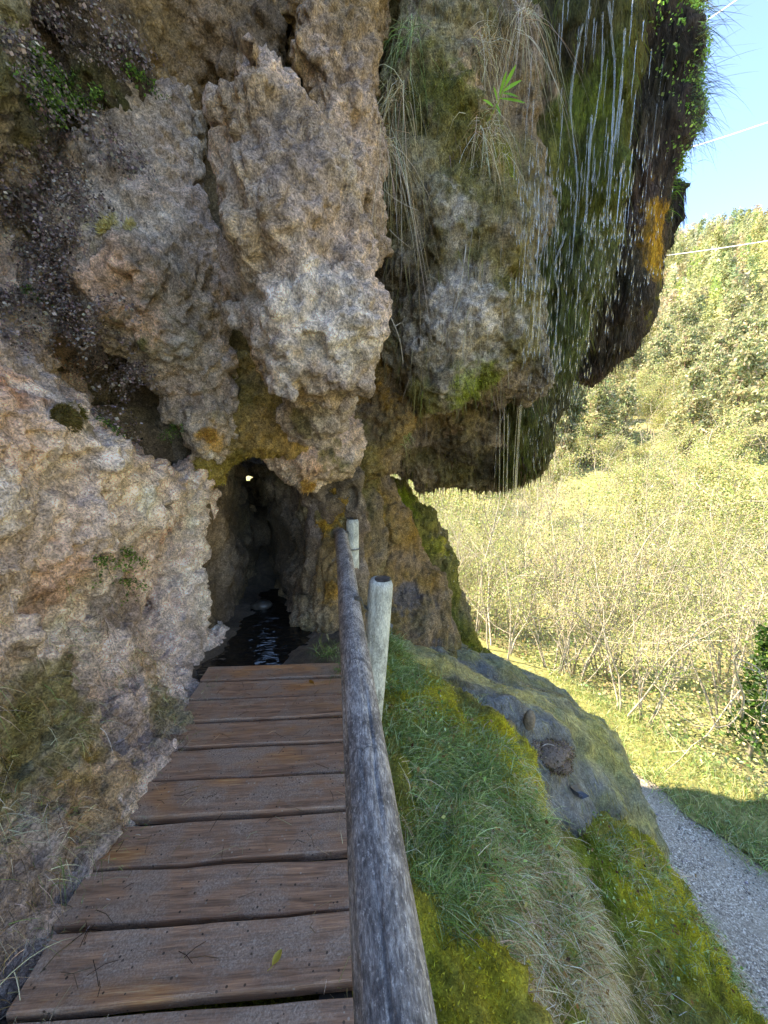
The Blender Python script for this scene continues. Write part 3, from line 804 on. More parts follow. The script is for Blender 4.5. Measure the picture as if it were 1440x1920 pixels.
lobe('column', 'rock_column', [[(690, 920, 4.2, 50), (715, 1000, 4.25, 62), (745, 1090, 4.25, 68), (775, 1180, 4.2, 70), (800, 1260, 4.15, 70)], [(650, 960, 4.1, 45), (690, 1080, 4.1, 55), (710, 1180, 4.0, 70)]], cliff,
     [(BROWN, .8, 1.5), (VIOLET * .7, .35, 2), (OCHRE * .8, .8, 1.5), (OLIVE, 1.2, 1.8), (OMOSS * .7, .5, 1.6)], [(at(680, 950, 3.8), .25, OLIVE, .8), (at(700, 990, 3.8), .2, OMOSS * .8, .6), (at(760, 1120, 3.9), .2, srgb(96, 96, 104), .7, .3), (at(800, 1210, 3.9), .2, srgb(96, 98, 108), .7, .4)], vox=.03, stretch=.35, amp=.9, label='brown flowing tufa column behind the railing')
lobe('green_column', 'rock_column', [[(735, 925, 5.0, 38), (775, 970, 5.0, 46), (808, 1050, 4.9, 50), (825, 1130, 4.85, 48), (850, 1200, 4.8, 42), (900, 1240, 4.75, 22)], [(870, 1228, 4.75, 20), (930, 1250, 4.7, 12)]], cliff,
     [(OLIVE, 1.0, 1.5), (DMOSS, .8, 1.8), (BROWN, .5, 2), (YMOSS, .5, 1.7)], [(at(760, 940, 4.7), .25, MOSS, .9), (at(830, 1020, 4.7), .15, YMOSS, .6), (at(880, 1225, 4.6), .15, MOSS, .8)], vox=.03, stretch=.35, amp=.9, label='green mossy column lit from the valley side')

# heavy core of the cliff: left massif, overhang and the tunnel through it
def sd_box(G, lo, hi):
    c = (np.array(lo) + np.array(hi)) / 2; h = (np.array(hi) - np.array(lo)) / 2
    q = np.abs(G - c.astype(np.float32)) - h.astype(np.float32)
    return np.linalg.norm(np.maximum(q, 0), axis=1) + np.minimum(q.max(1), 0)
def f_core(W, G):
    d = sd_box(W, (-7, -7, -4.2), (-1.95, 3.0, 5.6))
    d = np.minimum(d, sd_box(W, (-7, 2.5, -4.2), (-1.95, 7.0, 7.5)))
    d = np.minimum(d, sd_box(W, (-2.3, 3.35, 1.55), (-.2, 6.0, 7.0)))
    d = np.minimum(d, sd_box(W, (-.6, 4.2, 1.75), (1.6, 6.0, 7.0)))
    d = np.minimum(d, sd_box(W, (1.2, 5.0, 3.2), (3.2, 6.2, 7.0)))
    d = np.minimum(d, sd_box(W, (-.28, 3.9, -4.0), (.35, 6.2, 1.8)))
    d = np.minimum(d, sd_box(W, (-3.0, 3.1, -1.2), (-1.2, 6.5, 1.8)))
    d = np.minimum(d, sd_box(W, (-1.6, 2.5, -1.5), (.0, 6.0, -.16)))
    d = np.minimum(d, sd_box(W, (-1.6, 5.0, -1.5), (-.2, 6.0, .35)))
    wedge = np.maximum(-.36 - .36 * (W[:, 1] - 3.3) - W[:, 0], np.maximum(3.35 - W[:, 1], W[:, 1] - 6.2))
    wedge = np.maximum(wedge, np.maximum(W[:, 0] - .2, W[:, 2] - 1.7))
    wl = np.maximum(W[:, 0] - (-1.12 + .02 * (W[:, 1] - 3.3)), np.maximum(3.2 - W[:, 1], np.maximum(W[:, 1] - 6.4, W[:, 2] - 1.8)))
    # tunnel bored through, and the slit of daylight above its far end
    t = sd_chain(W, [((-.72, 2.6, .45), .42), ((-.78, 3.6, .55), .36), ((-1.0, 4.5, .75), .14)])
    t = np.minimum(t, sd_chain(W, [((-.70, 2.6, .95), .30), ((-.80, 3.6, 1.1), .28), ((-1.03, 4.5, 1.1), .12)]))
    t = np.minimum(t, sd_chain(W, [((-1.03, 4.4, .85), .10), ((-1.31, 5.9, .96), .10), ((-1.7, 7.6, 1.1), .35)]))
    t = np.minimum(t, sd_chain(W, [((-1.04, 4.4, 1.05), .10), ((-1.34, 5.9, 1.16), .12), ((-1.7, 7.6, 1.3), .35)]))
    t = np.minimum(t, sd_chain(W, [((-1.0, 4.4, 1.25), .22), ((-1.15, 6.0, 2.05), .50), ((-1.4, 7.6, 3.0), 1.0)]))
    d = np.minimum(np.minimum(d, wedge * .9), wl)
    return d, t
def f_core_coarse(W, G):
    d, t = f_core(W, G)
    inner = sd_box(G, (-1.75, 3.1, -.4), (.15, 6.35, 2.0))
    return np.maximum(np.maximum(d, -(t - .06)), -(np.maximum(inner, -(.0 * t))))
def f_lining(W, G):
    d, t = f_core(W, G)
    return np.maximum(np.maximum(d, -t), sd_box(G, (-1.95, 2.95, -.6), (.30, 6.5, 2.15)))
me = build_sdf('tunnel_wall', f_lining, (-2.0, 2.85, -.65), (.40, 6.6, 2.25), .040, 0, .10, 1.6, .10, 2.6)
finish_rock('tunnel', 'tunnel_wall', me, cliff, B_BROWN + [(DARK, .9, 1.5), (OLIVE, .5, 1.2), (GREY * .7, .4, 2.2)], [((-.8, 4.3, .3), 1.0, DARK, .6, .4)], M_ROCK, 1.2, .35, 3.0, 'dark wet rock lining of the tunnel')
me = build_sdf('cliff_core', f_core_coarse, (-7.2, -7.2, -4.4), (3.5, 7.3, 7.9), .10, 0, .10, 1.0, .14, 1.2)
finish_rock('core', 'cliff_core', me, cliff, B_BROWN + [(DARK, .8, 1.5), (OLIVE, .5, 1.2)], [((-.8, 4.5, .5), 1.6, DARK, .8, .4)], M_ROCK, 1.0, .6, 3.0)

# ------------------------------------------------------------------ picking points on the built rock
_PROJ = {}
def project(V):
    d = V - CAM.astype(np.float32)
    z = d @ _F
    return 720 + 720 * (d @ _R) / np.maximum(z, 1e-3), 960 - 720 * (d @ _U) / np.maximum(z, 1e-3), z
def pick(px, py, keys, rad=14):
    """front-most built surface point seen at a place of the rock, with its normal"""
    best = None
    for key in keys:
        V, N = PARTS[key][:2]
        if key not in _PROJ: _PROJ[key] = project(V)
        x, y, z = _PROJ[key]
        m = np.nonzero((np.abs(x - px) < rad) & (np.abs(y - py) < rad) & (z > .2))[0]
        if len(m):
            i = m[np.argmin(z[m])]
            if best is None or z[i] < best[2]: best = (V[i], N[i], z[i])
    if best is None: return pick(px, py, keys, rad * 2) if rad < 200 else (at(px, py, 3.5), np.array([0, -1, 0]), 3.5)
    return best

# ================================================================== STRUCTURE: tunnel floor and pool
def make_pool():
    nx, ny = 40, 90
    xs = np.linspace(-1.35, -.05, nx); ys = np.linspace(2.60, 5.3, ny)
    X, Y = np.meshgrid(xs, ys, indexing='ij')
    V = np.stack([X, Y, np.full_like(X, -.038)], -1).reshape(-1, 3)
    V[:, 2] += .004 * np.sin(V[:, 1] * 60 + 3 * np.sin(V[:, 0] * 9)) * fbm(V * 3, 2)
    f = np.array([(i * ny + j, (i + 1) * ny + j, (i + 1) * ny + j + 1, i * ny + j + 1) for i in range(nx - 1) for j in range(ny - 1)])
    return tag(obj('water', mesh_np('water', V, f, M_POOL)), kind='structure')
pool = make_pool()
def make_mud():
    nx, ny = 60, 110
    X, Y = np.meshgrid(np.linspace(-1.4, .15, nx), np.linspace(2.58, 5.6, ny), indexing='ij')
    V = np.stack([X, Y, np.full_like(X, -.06)], -1).reshape(-1, 3)
    ch = np.abs(V[:, 0] + .66 + .08 * np.sin(V[:, 1] * 3))
    V[:, 2] += .045 * sstep(.18, .46, ch) + .03 * fbm(V * 5, 3) + .008 * fbm(V * 30, 2) + .45 * sstep(4.1, 5.4, V[:, 1])
    f = np.array([(i * ny + j, (i + 1) * ny + j, (i + 1) * ny + j + 1, i * ny + j + 1) for i in range(nx - 1) for j in range(ny - 1)])
    me = mesh_np('tunnel_floor', V, f, M_MOSS)
    c = palette(V, [(DARK * .8, 1, 2), (DARK * 1.3, 1, 3), (srgb(110, 98, 86), .8, 5)], seed=4)
    c[:, 3] = .7
    set_cols(me, c)
    return tag(obj('tunnel_floor', me), kind='structure')
mud = make_mud()
def rough_stone(name, loc, r, squash, mat, seed):
    bm = bmesh.new(); bmesh.ops.create_icosphere(bm, subdivisions=3, radius=1.0)
    me = bpy.data.meshes.new(name); bm.to_mesh(me); bm.free()
    V, N = coords(me)
    V = V * (1 + .28 * fbm(V * 1.3 + seed, 3))[:, None] * np.array(squash) * r
    me.vertices.foreach_set('co', V.astype(np.float32).ravel())
    me.polygons.foreach_set('use_smooth', np.ones(len(me.polygons), bool))
    me.materials.append(mat)
    return obj(name, me, None, loc)
st = rough_stone('stone', atz(490, 1135, -.02), .085, (1.2, .9, .6), M_STONE, 3)
tag(st, 'rounded wet stone in the shallow water at the tunnel mouth', 'stone')

# ================================================================== THINGS: boardwalk
walk = tag(empty('boardwalk', (-.45, 1.2, -.2)), 'wet brown plank boardwalk leading to the tunnel mouth', 'boardwalk')
gaps = [2.635, 2.455, 2.255, 2.055, 1.86, 1.655, 1.455, 1.268, 1.08, .88, .682, .48, .28, .08, -.12, -.32]
def plank_mesh(w, L, seed):
    nx, ny = 60, 8
    r = np.random.default_rng(seed)
    xs = np.linspace(-L / 2, L / 2, nx); ys = np.linspace(-w / 2, w / 2, ny)
    t = .042
    bev = np.array([.0, .25, .6, 1, 1, .6, .25, 0])
    V, f = [], []
    edge0 = .005 * fbm(np.stack([xs * 5, xs * 0 + seed, xs * 0], 1), 3); edge1 = .005 * fbm(np.stack([xs * 5, xs * 0 + seed + 50, xs * 0], 1), 3)
    yb = np.array([-1, -.985, -.95, -.5, .5, .95, .985, 1]) * w / 2
    zb = np.array([-.012, -.004, 0, -.003, -.003, 0, -.004, -.012])
    for i, x in enumerate(xs):
        ring = [(x, y + (edge0[i] if y < 0 else edge1[i]), z) for y, z in zip(yb, zb)]
        ring += [(x, yb[-1] + edge1[i] * .6, -t), (x, yb[0] + edge0[i] * .6, -t)]
        V += ring
    V = np.array(V)
    V[:, 2] += .004 * fbm(V * np.array([3, 8, 0]) + seed, 2)
    n = 10
    for i in range(nx - 1):
        for j in range(n):
            f.append((i * n + j, i * n + (j + 1) % n, (i + 1) * n + (j + 1) % n, (i + 1) * n + j)[::-1])
    f.append(tuple(range(n))); f.append(tuple((nx - 1) * n + j for j in range(n - 1, -1, -1)))
    return mesh_np('plank', V, f, M_PLANK, None, False)
for i in range(len(gaps) - 1):
    y1, y0 = gaps[i], gaps[i + 1]
    L = 1.12 + .03 * math.sin(i * 2.3)
    o = obj('plank', plank_mesh(y1 - y0 - .022, L, 20 + i), walk)
    o.location = Vector((-.435 + .012 * math.sin(i * 1.7), (y0 + y1) / 2 + .022, -.006 + .006 * math.sin(i * 4.1))) - Vector(walk.location)
    o.rotation_euler = (math.radians(.5 * math.sin(i * 3.3)), math.radians(.25 * math.sin(i * 1.9)), -math.radians(2.7 + .6 * math.sin(i * 2.9)))
for X in (-.82, -.05):
    b = MB(); b.box((X - .05, -.5, -.165), (X + .05, 2.62, -.056))
    child('stringer', b.mesh('stringer', M_DARKWOOD, False), walk)

# ================================================================== THINGS: railing
rail_root = tag(empty('railing', (.1, 1.5, -.15)), 'weathered grey log handrail on short round posts', 'railing')
def log_mesh(name, P0, P1, r0, r1, n, m, mat, seed, groove=.004, end_round=True):
    P0, P1 = np.array(P0, float), np.array(P1, float)
    ax = (P1 - P0) / np.linalg.norm(P1 - P0)
    ref = np.array([0, 0, 1.0]) if abs(ax[2]) < .9 else np.array([1.0, 0, 0])
    u = np.cross(ref, ax); u /= np.linalg.norm(u); w = np.cross(ax, u)
    a = np.linspace(0, 2 * math.pi, n, endpoint=False)
    t = np.linspace(0, 1, m)
    T, A = np.meshgrid(t, a, indexing='ij')
    L = np.linalg.norm(P1 - P0)
    q = np.stack([np.cos(A) * 2 + seed, np.sin(A) * 2, T * L * .8], -1).reshape(-1, 3)
    q2 = np.stack([np.cos(A) * 9 + seed, np.sin(A) * 9, T * L * .7], -1).reshape(-1, 3)
    rr = (r0 + (r1 - r0) * T).ravel() * (1 + .06 * fbm(q, 3))
    cr = vnoise(q2 * 1.2)
    rr -= groove * sstep(.10, .0, np.abs(cr)) * sstep(-.1, .4, vnoise(q * 1.3 + 9)) + .0012 * fbm(q2 * 3, 2)
    if end_round:
        rr *= 1 - .18 * np.exp(-T.ravel() * L / .008) - .18 * np.exp(-(1 - T.ravel()) * L / .008)
    ctr = P0 + np.outer(T.ravel(), P1 - P0)
    wob = np.stack([vnoise(np.stack([T.ravel() * L * 1.2, T.ravel() * 0 + seed, T.ravel() * 0], 1)), vnoise(np.stack([T.ravel() * L * 1.2, T.ravel() * 0 + seed + 7, T.ravel() * 0], 1))], 1) * .008
    V = ctr + u * (np.cos(A).ravel() * rr + wob[:, 0])[:, None] + w * (np.sin(A).ravel() * rr + wob[:, 1])[:, None]
    f = [(i * n + j, i * n + (j + 1) % n, (i + 1) * n + (j + 1) % n, (i + 1) * n + j) for i in range(m - 1) for j in range(n)]
    f += [tuple(range(n - 1, -1, -1)), tuple((m - 1) * n + j for j in range(n))]
    return mesh_np(name, V, f, mat)
RZ = .765
child('rail', log_mesh('rail', (.098, -.9, RZ), (-.035, 4.35, RZ + .02), .058, .058, 72, 260, M_RAIL, 2.0, .007), rail_root)
for k, (px, py, ztop, lean) in enumerate([(716, 1086, .90, -.13), (661, 973, .93, -.03)]):
    top = atz(px, py, ztop)
    base = np.array([top[0] + lean, top[1] + .02, -.55])
    rad = .064 if k == 0 else .058
    p = child('post', log_mesh('post', base, top, rad * 1.05, rad, 48, 60, M_POST, 5 + 3 * k, .003), rail_root)
    b = MB()
    a = np.linspace(0, 2 * math.pi, 32, endpoint=False)
    rr = rad * .80
    Vc = np.concatenate([[top + np.array([0, 0, .004])], top + np.stack([np.cos(a) * rr * .5, np.sin(a) * rr * .5, a * 0 + .005], 1), top + np.stack([np.cos(a) * rr, np.sin(a) * rr, a * 0 + .002], 1)])
    f = [(0, 1 + j, 1 + (j + 1) % 32) for j in range(32)] + [(1 + j, 33 + j, 33 + (j + 1) % 32, 1 + (j + 1) % 32) for j in range(32)]
    b.add(Vc, f)
    eg = child('end_grain', b.mesh('end_grain', M_ENDGRAIN), p); eg.location = (0, 0, 0)
    # steel strap tying post to rail
    xr = .085 + (-.12) * (top[1] + .9) / 5.25
    b = MB()
    zz = RZ + .015
    pts = [(xr + .03, top[1] - .06, RZ + .062), (xr + .064, top[1] - .035, RZ + .045), (xr + .078, top[1] - .02, RZ - .005), (top[0] - rad - .004, top[1] + .0, RZ - .03), (top[0] - rad - .002, top[1] + .01, RZ - .08)]
    pts = np.array(pts); wd = np.array([0, .024, 0.0])
    Vs = np.concatenate([pts - wd, pts + wd, pts - wd + [.003, 0, .003], pts + wd + [.003, 0, .003]])
    f = []
    for i in range(4):
        f += [(i, i + 1, 6 + i, 5 + i), (10 + i, 15 + i, 16 + i, 11 + i), (i, 10 + i, 11 + i, i + 1), (5 + i, 6 + i, 16 + i, 15 + i)]
    b.add(Vs, f)
    br = child('bracket', b.mesh('bracket', M_METAL, False), rail_root)
    b = MB(); b.tube([(xr + .05, top[1] - .045, RZ + .05), (xr + .058, top[1] - .045, RZ + .062)], .009, 8)
    bo = child('bolt', b.mesh('bolt', M_METAL, False), br); bo.location = (0, 0, 0)
# steel band on the far post
tp = atz(661, 973, .93)
b = MB(); a = np.linspace(0, 2 * math.pi, 25)
b.tube(np.stack([tp[0] + np.cos(a) * .063, tp[1] + np.sin(a) * .063, 0 * a + tp[2] - .27], 1), .006, 6, caps=False)
child('band', b.mesh('band', M_METAL), rail_root)

# ------------------------------------------------------------------ vectorised foliage
def rand_unit(n, rng):
    v = rng.normal(size=(n, 3)); return v / np.linalg.norm(v, axis=1)[:, None]
def leaf_cloud(P, size, cols, rng, aspect=.55, D=None, spread=1.0):
    """one diamond leaf per point"""
    n = len(P)
    u = rand_unit(n, rng) * spread + (0 if D is None else D)
    u /= np.linalg.norm(u, axis=1)[:, None]
    w = np.cross(u, rand_unit(n, rng)); w /= np.linalg.norm(w, axis=1)[:, None] + 1e-9
    s = np.asarray(size).reshape(-1, 1) * np.ones((n, 1))
    nn = np.cross(u, w)
    V = np.stack([P, P + u * s * .45 + w * s * aspect * .5 + nn * s * .06, P + u * s, P + u * s * .5 - w * s * aspect * .5 + nn * s * .06], 1).reshape(-1, 3)
    f = np.arange(4 * n).reshape(n, 4)
    c = np.repeat(np.concatenate([cols, np.ones((n, 1))], 1), 4, axis=0)
    return V, f, c
def blades(P, D, L, width, droop, cols, rng, segs=3, side=None):
    """curved tapering blades; D unit start direction"""
    n = len(P)
    w = np.cross(D, rand_unit(n, rng)); w /= np.linalg.norm(w, axis=1)[:, None] + 1e-9
    L = np.asarray(L).reshape(-1, 1); width = np.asarray(width).reshape(-1, 1) * np.ones((n, 1)); droop = np.asarray(droop).reshape(-1, 1)
    kink = rand_unit(n, rng) * .25
    rows = []
    for k in range(segs):
        t = k / segs
        p = P + D * L * t + kink * L * t * t + np.array([0, 0, -1.0]) * droop * L * t * t
        ww = w * width * (1 - t * .7) * .5
        rows += [p - ww, p + ww]
    rows.append(P + D * L + kink * L + np.array([0, 0, -1.0]) * droop * L)
    V = np.stack(rows, 1)
    m = 2 * segs + 1
    f = []
    base = (np.arange(n) * m)[:, None]
    for k in range(segs - 1):
        f.append(base + np.array([[2 * k, 2 * k + 1, 2 * k + 3]])); f.append(base + np.array([[2 * k, 2 * k + 3, 2 * k + 2]]))
    f.append(base + np.array([[2 * segs - 2, 2 * segs - 1, 2 * segs]]))
    c = np.repeat(np.concatenate([cols, np.ones((n, 1))], 1), m, axis=0)
    return V.reshape(-1, 3), np.concatenate(f), c
def jitter_cols(base, n, rng, v=.25):
    base = np.atleast_2d(base)
    c = base[rng.integers(0, len(base), n)]
    return np.clip(c * (1 + v * rng.normal(size=(n, 1))) * (1 + .08 * rng.normal(size=(n, 3))), .005, .95)
def join(parts):
    V, F, Cc, o = [], [], [], 0
    for v, f, c in parts:
        V.append(v); F.append(f + o); Cc.append(c); o += len(v)
    return np.concatenate(V), np.concatenate(F), np.concatenate(Cc)

# ================================================================== STUFF: moss and grass on the slope
rng = np.random.default_rng(21)
def moss_mask(c):
    return sstep(.25, .5, (np.minimum(c[:, 0], c[:, 1]) - c[:, 2]) / (c[:, 0] + c[:, 1] + 1e-4))
def moss_spikes(keys, count, lo, hi, view=True):
    out = []
    for key in keys:
        V, N, C4, me = PARTS[key]
        m = moss_mask(C4)
        if view:
            x, y, z = project(V)
            m = m * ((x > -60) & (x < 1500) & (y > -60) & (y < 1980) & (z > .2)) * (((CAM - V) * N).sum(1) > -.15)
        p = m / m.sum() if m.sum() > 0 else None
        if p is None: continue
        k = int(count * min(1, m.sum() / 9000 + .1))
        i = rng.choice(len(V), k, p=p)
        D = N[i] + .8 * rand_unit(k, rng); D /= np.linalg.norm(D, axis=1)[:, None]
        P = V[i] + rand_unit(k, rng) * .014 - N[i] * .004
        L = rng.uniform(lo, hi, k)
        w = np.cross(D, rand_unit(k, rng)); w /= np.linalg.norm(w, axis=1)[:, None] + 1e-9
        c = np.clip(C4[i, :3] * rng.lognormal(0.12, .38, (k, 1)), .01, .8)
        Vv = np.stack([P - w * .003, P + w * .003, P + D * L[:, None]], 1).reshape(-1, 3)
        out.append((Vv, np.arange(3 * k).reshape(k, 3), np.repeat(np.concatenate([c, np.ones((k, 1))], 1), 3, axis=0)))
    return join(out)
V, F, Cc = moss_spikes(['bank'], 150000, .008, .024)
tag(obj('moss', mesh_np('moss', V, F, M_BLADE, Cc, False)), 'bright yellow green moss carpeting the slope below the railing', 'moss', kind='stuff')
V, F, Cc = moss_spikes(['lip', 'mossy', 'orange', 'column', 'green_column', 'curtain', 'far_curtain', 'jamb', 'soffit', 'wall', 'slant', 'keystone'], 16000, .012, .035)
tag(obj('moss', mesh_np('moss', V, F, M_BLADE, Cc, False)), 'olive and orange moss clinging to the overhanging rock', 'moss', kind='stuff')

GREEN = np.array([srgb(112, 142, 72), srgb(132, 162, 92), srgb(162, 182, 124), srgb(98, 124, 74), srgb(176, 192, 146)])
STRAW = np.array([srgb(196, 180, 140), srgb(216, 204, 172), srgb(172, 150, 104), srgb(150, 122, 78), srgb(222, 216, 198)])
def grass_on(key, spots, cols, lmin, lmax, width, droop, up=.5, down=.4):
    """spots: (centre, radius, count)"""
    V, N, C4, me = PARTS[key]
    Ps, Ds = [], []
    for ctr, r, k in spots:
        d = np.linalg.norm(V - np.asarray(ctr, np.float32), axis=1)
        m = np.exp(-(d / r) ** 2) * (d < 1.8 * r)
        if m.sum() <= 0: continue
        # tufted: group roots about a few crowns
        crowns = rng.choice(len(V), max(3, k // 22), p=m / m.sum())
        i = crowns[rng.integers(0, len(crowns), k)]
        P = V[i] + rng.normal(size=(k, 3)) * .03
        D = N[i] * .7 + np.array([.2, 0, up]) + .85 * rand_unit(k, rng)
        D /= np.linalg.norm(D, axis=1)[:, None]
        Ps.append(P); Ds.append(D)
    P = np.concatenate(Ps); D = np.concatenate(Ds); n = len(P)
    return blades(P, D, rng.uniform(lmin, lmax, n), width, rng.uniform(.5, 1.2, n) * droop, jitter_cols(cols, n, rng), rng)
g1 = grass_on('bank', [(atz(760, 1260, -.2), .22, 2200), (atz(800, 1420, -.35), .3, 3400), (atz(840, 1550, -.5), .3, 3600), (atz(930, 1560, -.7), .3, 2200), (atz(800, 1700, -.45), .2, 2400), (atz(950, 1680, -.9), .3, 1400), (atz(1180, 1750, -2.2), .4, 900), (atz(1250, 1880, -2.8), .4, 900), (atz(1180, 1560, -1.9), .3, 400), (atz(740, 1200, -.15), .12, 700), (atz(900, 1420, -.6), .3, 800)], GREEN, .08, .24, .0035, .9)
g2 = grass_on('bank', [(atz(900, 1760, -.8), .3, 2600), (atz(980, 1850, -1.1), .35, 3600), (atz(1000, 1720, -1.1), .3, 2200), (atz(860, 1880, -.7), .25, 1200), (atz(1080, 1640, -1.4), .25, 700), (atz(1120, 1850, -1.9), .35, 1200), (atz(1200, 1650, -2.1), .3, 500), (atz(820, 1600, -.45), .3, 700), (atz(950, 1500, -.7), .3, 500), (atz(1280, 1800, -2.7), .3, 400)], STRAW, .12, .32, .003, 1.35, .2)
g3 = grass_on('wall', [(at(120, 1500, 1.4), .3, 500), (at(250, 1380, 1.9), .25, 400), (at(60, 1650, 1.1), .25, 350), (at(320, 1280, 2.3), .2, 350), (at(40, 1330, 1.3), .3, 300), (at(200, 1180, 1.9), .25, 250)], np.concatenate([STRAW, GREEN[:2] * .8, np.array([VIOLET, GREY * .8, DARK])]), .03, .12, .002, 1.2, .3)
tag(obj('grass', mesh_np('grass', *[g3[0], g3[1]], M_BLADE, g3[2], False)), 'wispy dry grass and stems strewn over the left bank', 'grass', kind='stuff')
V, F, Cc = join([g1, g2])
tag(obj('grass', mesh_np('grass', V, F, M_BLADE, Cc, False)), 'tangled green and straw coloured grass on the bank right of the handrail', 'grass', kind='stuff')

Vb, Nb, Cb, _m = PARTS['bank']
w_ = sum(np.exp(-(np.linalg.norm(Vb - np.asarray(c_, np.float32), axis=1) / r_) ** 2) for c_, r_ in [(atz(790, 1350, -.3), .35), (atz(900, 1550, -.6), .4), (atz(1150, 1650, -1.9), .5), (atz(1000, 1750, -1.1), .4), (atz(1250, 1800, -2.6), .4)])
i_ = rng.choice(len(Vb), 2600, p=w_ / w_.sum())
V, F, c = leaf_cloud(Vb[i_] + Nb[i_] * rng.uniform(.01, .10, (2600, 1)) + rng.normal(size=(2600, 3)) * .02, rng.uniform(.012, .034, 2600), jitter_cols(np.concatenate([GREEN, STRAW[2:4], np.array([srgb(110, 84, 60)])]), 2600, rng, .3), rng, .7)
tag(obj('weeds', mesh_np('weeds', V, F, M_LEAF, c, False)), 'small broad weed leaves and dead leaf scraps among the bank grass', 'weeds', kind='stuff')

# ================================================================== STUFF: fringe, ground cover
def drip_fringe():
    mb = []
    for key in ('soffit', 'curtain', 'far_curtain', 'keystone'):
        V, N = PARTS[key][:2]
        x, y, z = project(V)
        low = (N[:, 2] < -.35) & (z > .5) & (((x > 720) & (x < 1030) & (y > 850)) | ((key == 'far_curtain') & (y > 640)))
        i = np.nonzero(low)[0]
        if len(i) == 0: continue
        i = rng.choice(i, min(len(i), 420 if key != 'far_curtain' else 160), replace=False)
        k = len(i)
        P = V[i] + np.array([0, 0, .012]); D = np.tile([0, 0, -1.0], (k, 1)) + .12 * rand_unit(k, rng)
        L = rng.uniform(.03, .12, k); r = rng.uniform(.005, .012, k)
        a = np.linspace(0, 2 * math.pi, 4, endpoint=False)
        ring = P[:, None, :] + np.stack([np.cos(a), np.sin(a), 0 * a], 1)[None] * r[:, None, None]
        Vv = np.concatenate([ring, (P + D * L[:, None])[:, None]], 1).reshape(-1, 3)
        base = (np.arange(k) * 5)[:, None]
        f = np.concatenate([base + np.array([[j, 4, (j + 1) % 4]]) for j in range(4)])
        c = np.repeat(np.concatenate([jitter_cols(np.array([DARK, OLIVE * .7, BROWN * .7]), k, rng), np.ones((k, 1))], 1), 5, axis=0)
        mb.append((Vv, f, c))
    return join(mb)
def hanging_strands():
    out = []
    for key, n_, cols in (('curtain', 5200, [DMOSS, OLIVE, DARK, MOSS * .8, BLACK]), ('far_curtain', 4800, [BLACK, DARK, BROWN * .6, VIOLET * .5, BLACK]), ('outer', 700, [BLACK, DARK, DMOSS]), ('mossy', 1500, [OLIVE, DARK, VIOLET * .7, MOSS * .7]), ('soffit', 700, [DARK, OLIVE, BLACK])):
        V, N, C4, me = PARTS[key]
        x, y, z = project(V)
        m = ((x > 690) & (x < 1400) & (y > -80) & (y < 930) & (z > .3) & (((CAM - V) * N).sum(1) > -.3)).astype(float)
        i = rng.choice(len(V), n_, p=m / m.sum())
        D = N[i] * .45 + np.array([0, 0, -.9]) + .18 * rand_unit(n_, rng); D /= np.linalg.norm(D, axis=1)[:, None]
        base = .5 * jitter_cols(np.array(cols), n_, rng, .3) + .5 * np.clip(C4[i, :3] * rng.lognormal(0, .3, (n_, 1)), .01, .7)
        out.append(blades(V[i] - N[i] * .005 + rng.normal(size=(n_, 3)) * .01, D, rng.uniform(.04, .17, n_), .006, rng.uniform(.3, .9, n_), base, rng, 3))
    return join(out)
V, F, Cc = hanging_strands()
tag(obj('hanging_moss', mesh_np('hanging_moss', V, F, M_BLADE, Cc, False)), 'dark green and black moss strands hanging down the dripping curtains', 'moss', kind='stuff')
Vm, Nm, Cm, _m = PARTS['mound']
x, y, z = project(Vm)
m = ((x > 800) & (x < 1320) & (y > 1180) & (y < 1640) & (((CAM - Vm) * Nm).sum(1) > -.2) & (Vm[:, 2] > PATH_Z)).astype(float)
n = 9000
i = rng.choice(len(Vm), n, p=m / m.sum())
g_ = np.tile([0, 0, -1.0], (n, 1)); D = g_ - Nm[i] * (g_ * Nm[i]).sum(1)[:, None]
D = D / (np.linalg.norm(D, axis=1)[:, None] + 1e-6) + .10 * Nm[i] + .22 * rand_unit(n, rng); D /= np.linalg.norm(D, axis=1)[:, None]
lowr = sstep(1180, 1330, x[i])[:, None]
cc_ = jitter_cols(np.array([srgb(176, 164, 84), srgb(120, 122, 92), srgb(92, 92, 82), srgb(150, 148, 128), srgb(196, 186, 130)]), n, rng, .3) * (1 - lowr) + jitter_cols(np.array([MOSS, OLIVE, DMOSS]), n, rng, .3) * lowr
V, F, Cc = blades(Vm[i] - Nm[i] * .003, D, rng.uniform(.03, .13, n), .007, .05 + 0 * D[:, 0], .5 * cc_ + .5 * Cm[i, :3], rng, 2)
tag(obj('algae', mesh_np('algae', V, F, M_BLADE, Cc, False)), 'yellow and grey algae strands draped over the wet tufa mound', 'algae', kind='stuff')
V, F, Cc = drip_fringe()
tag(obj('drip_fringe', mesh_np('drip_fringe', V, F, M_BLADE, Cc)), 'fringe of small dripping moss tips along the underside of the overhang', 'moss', kind='stuff')

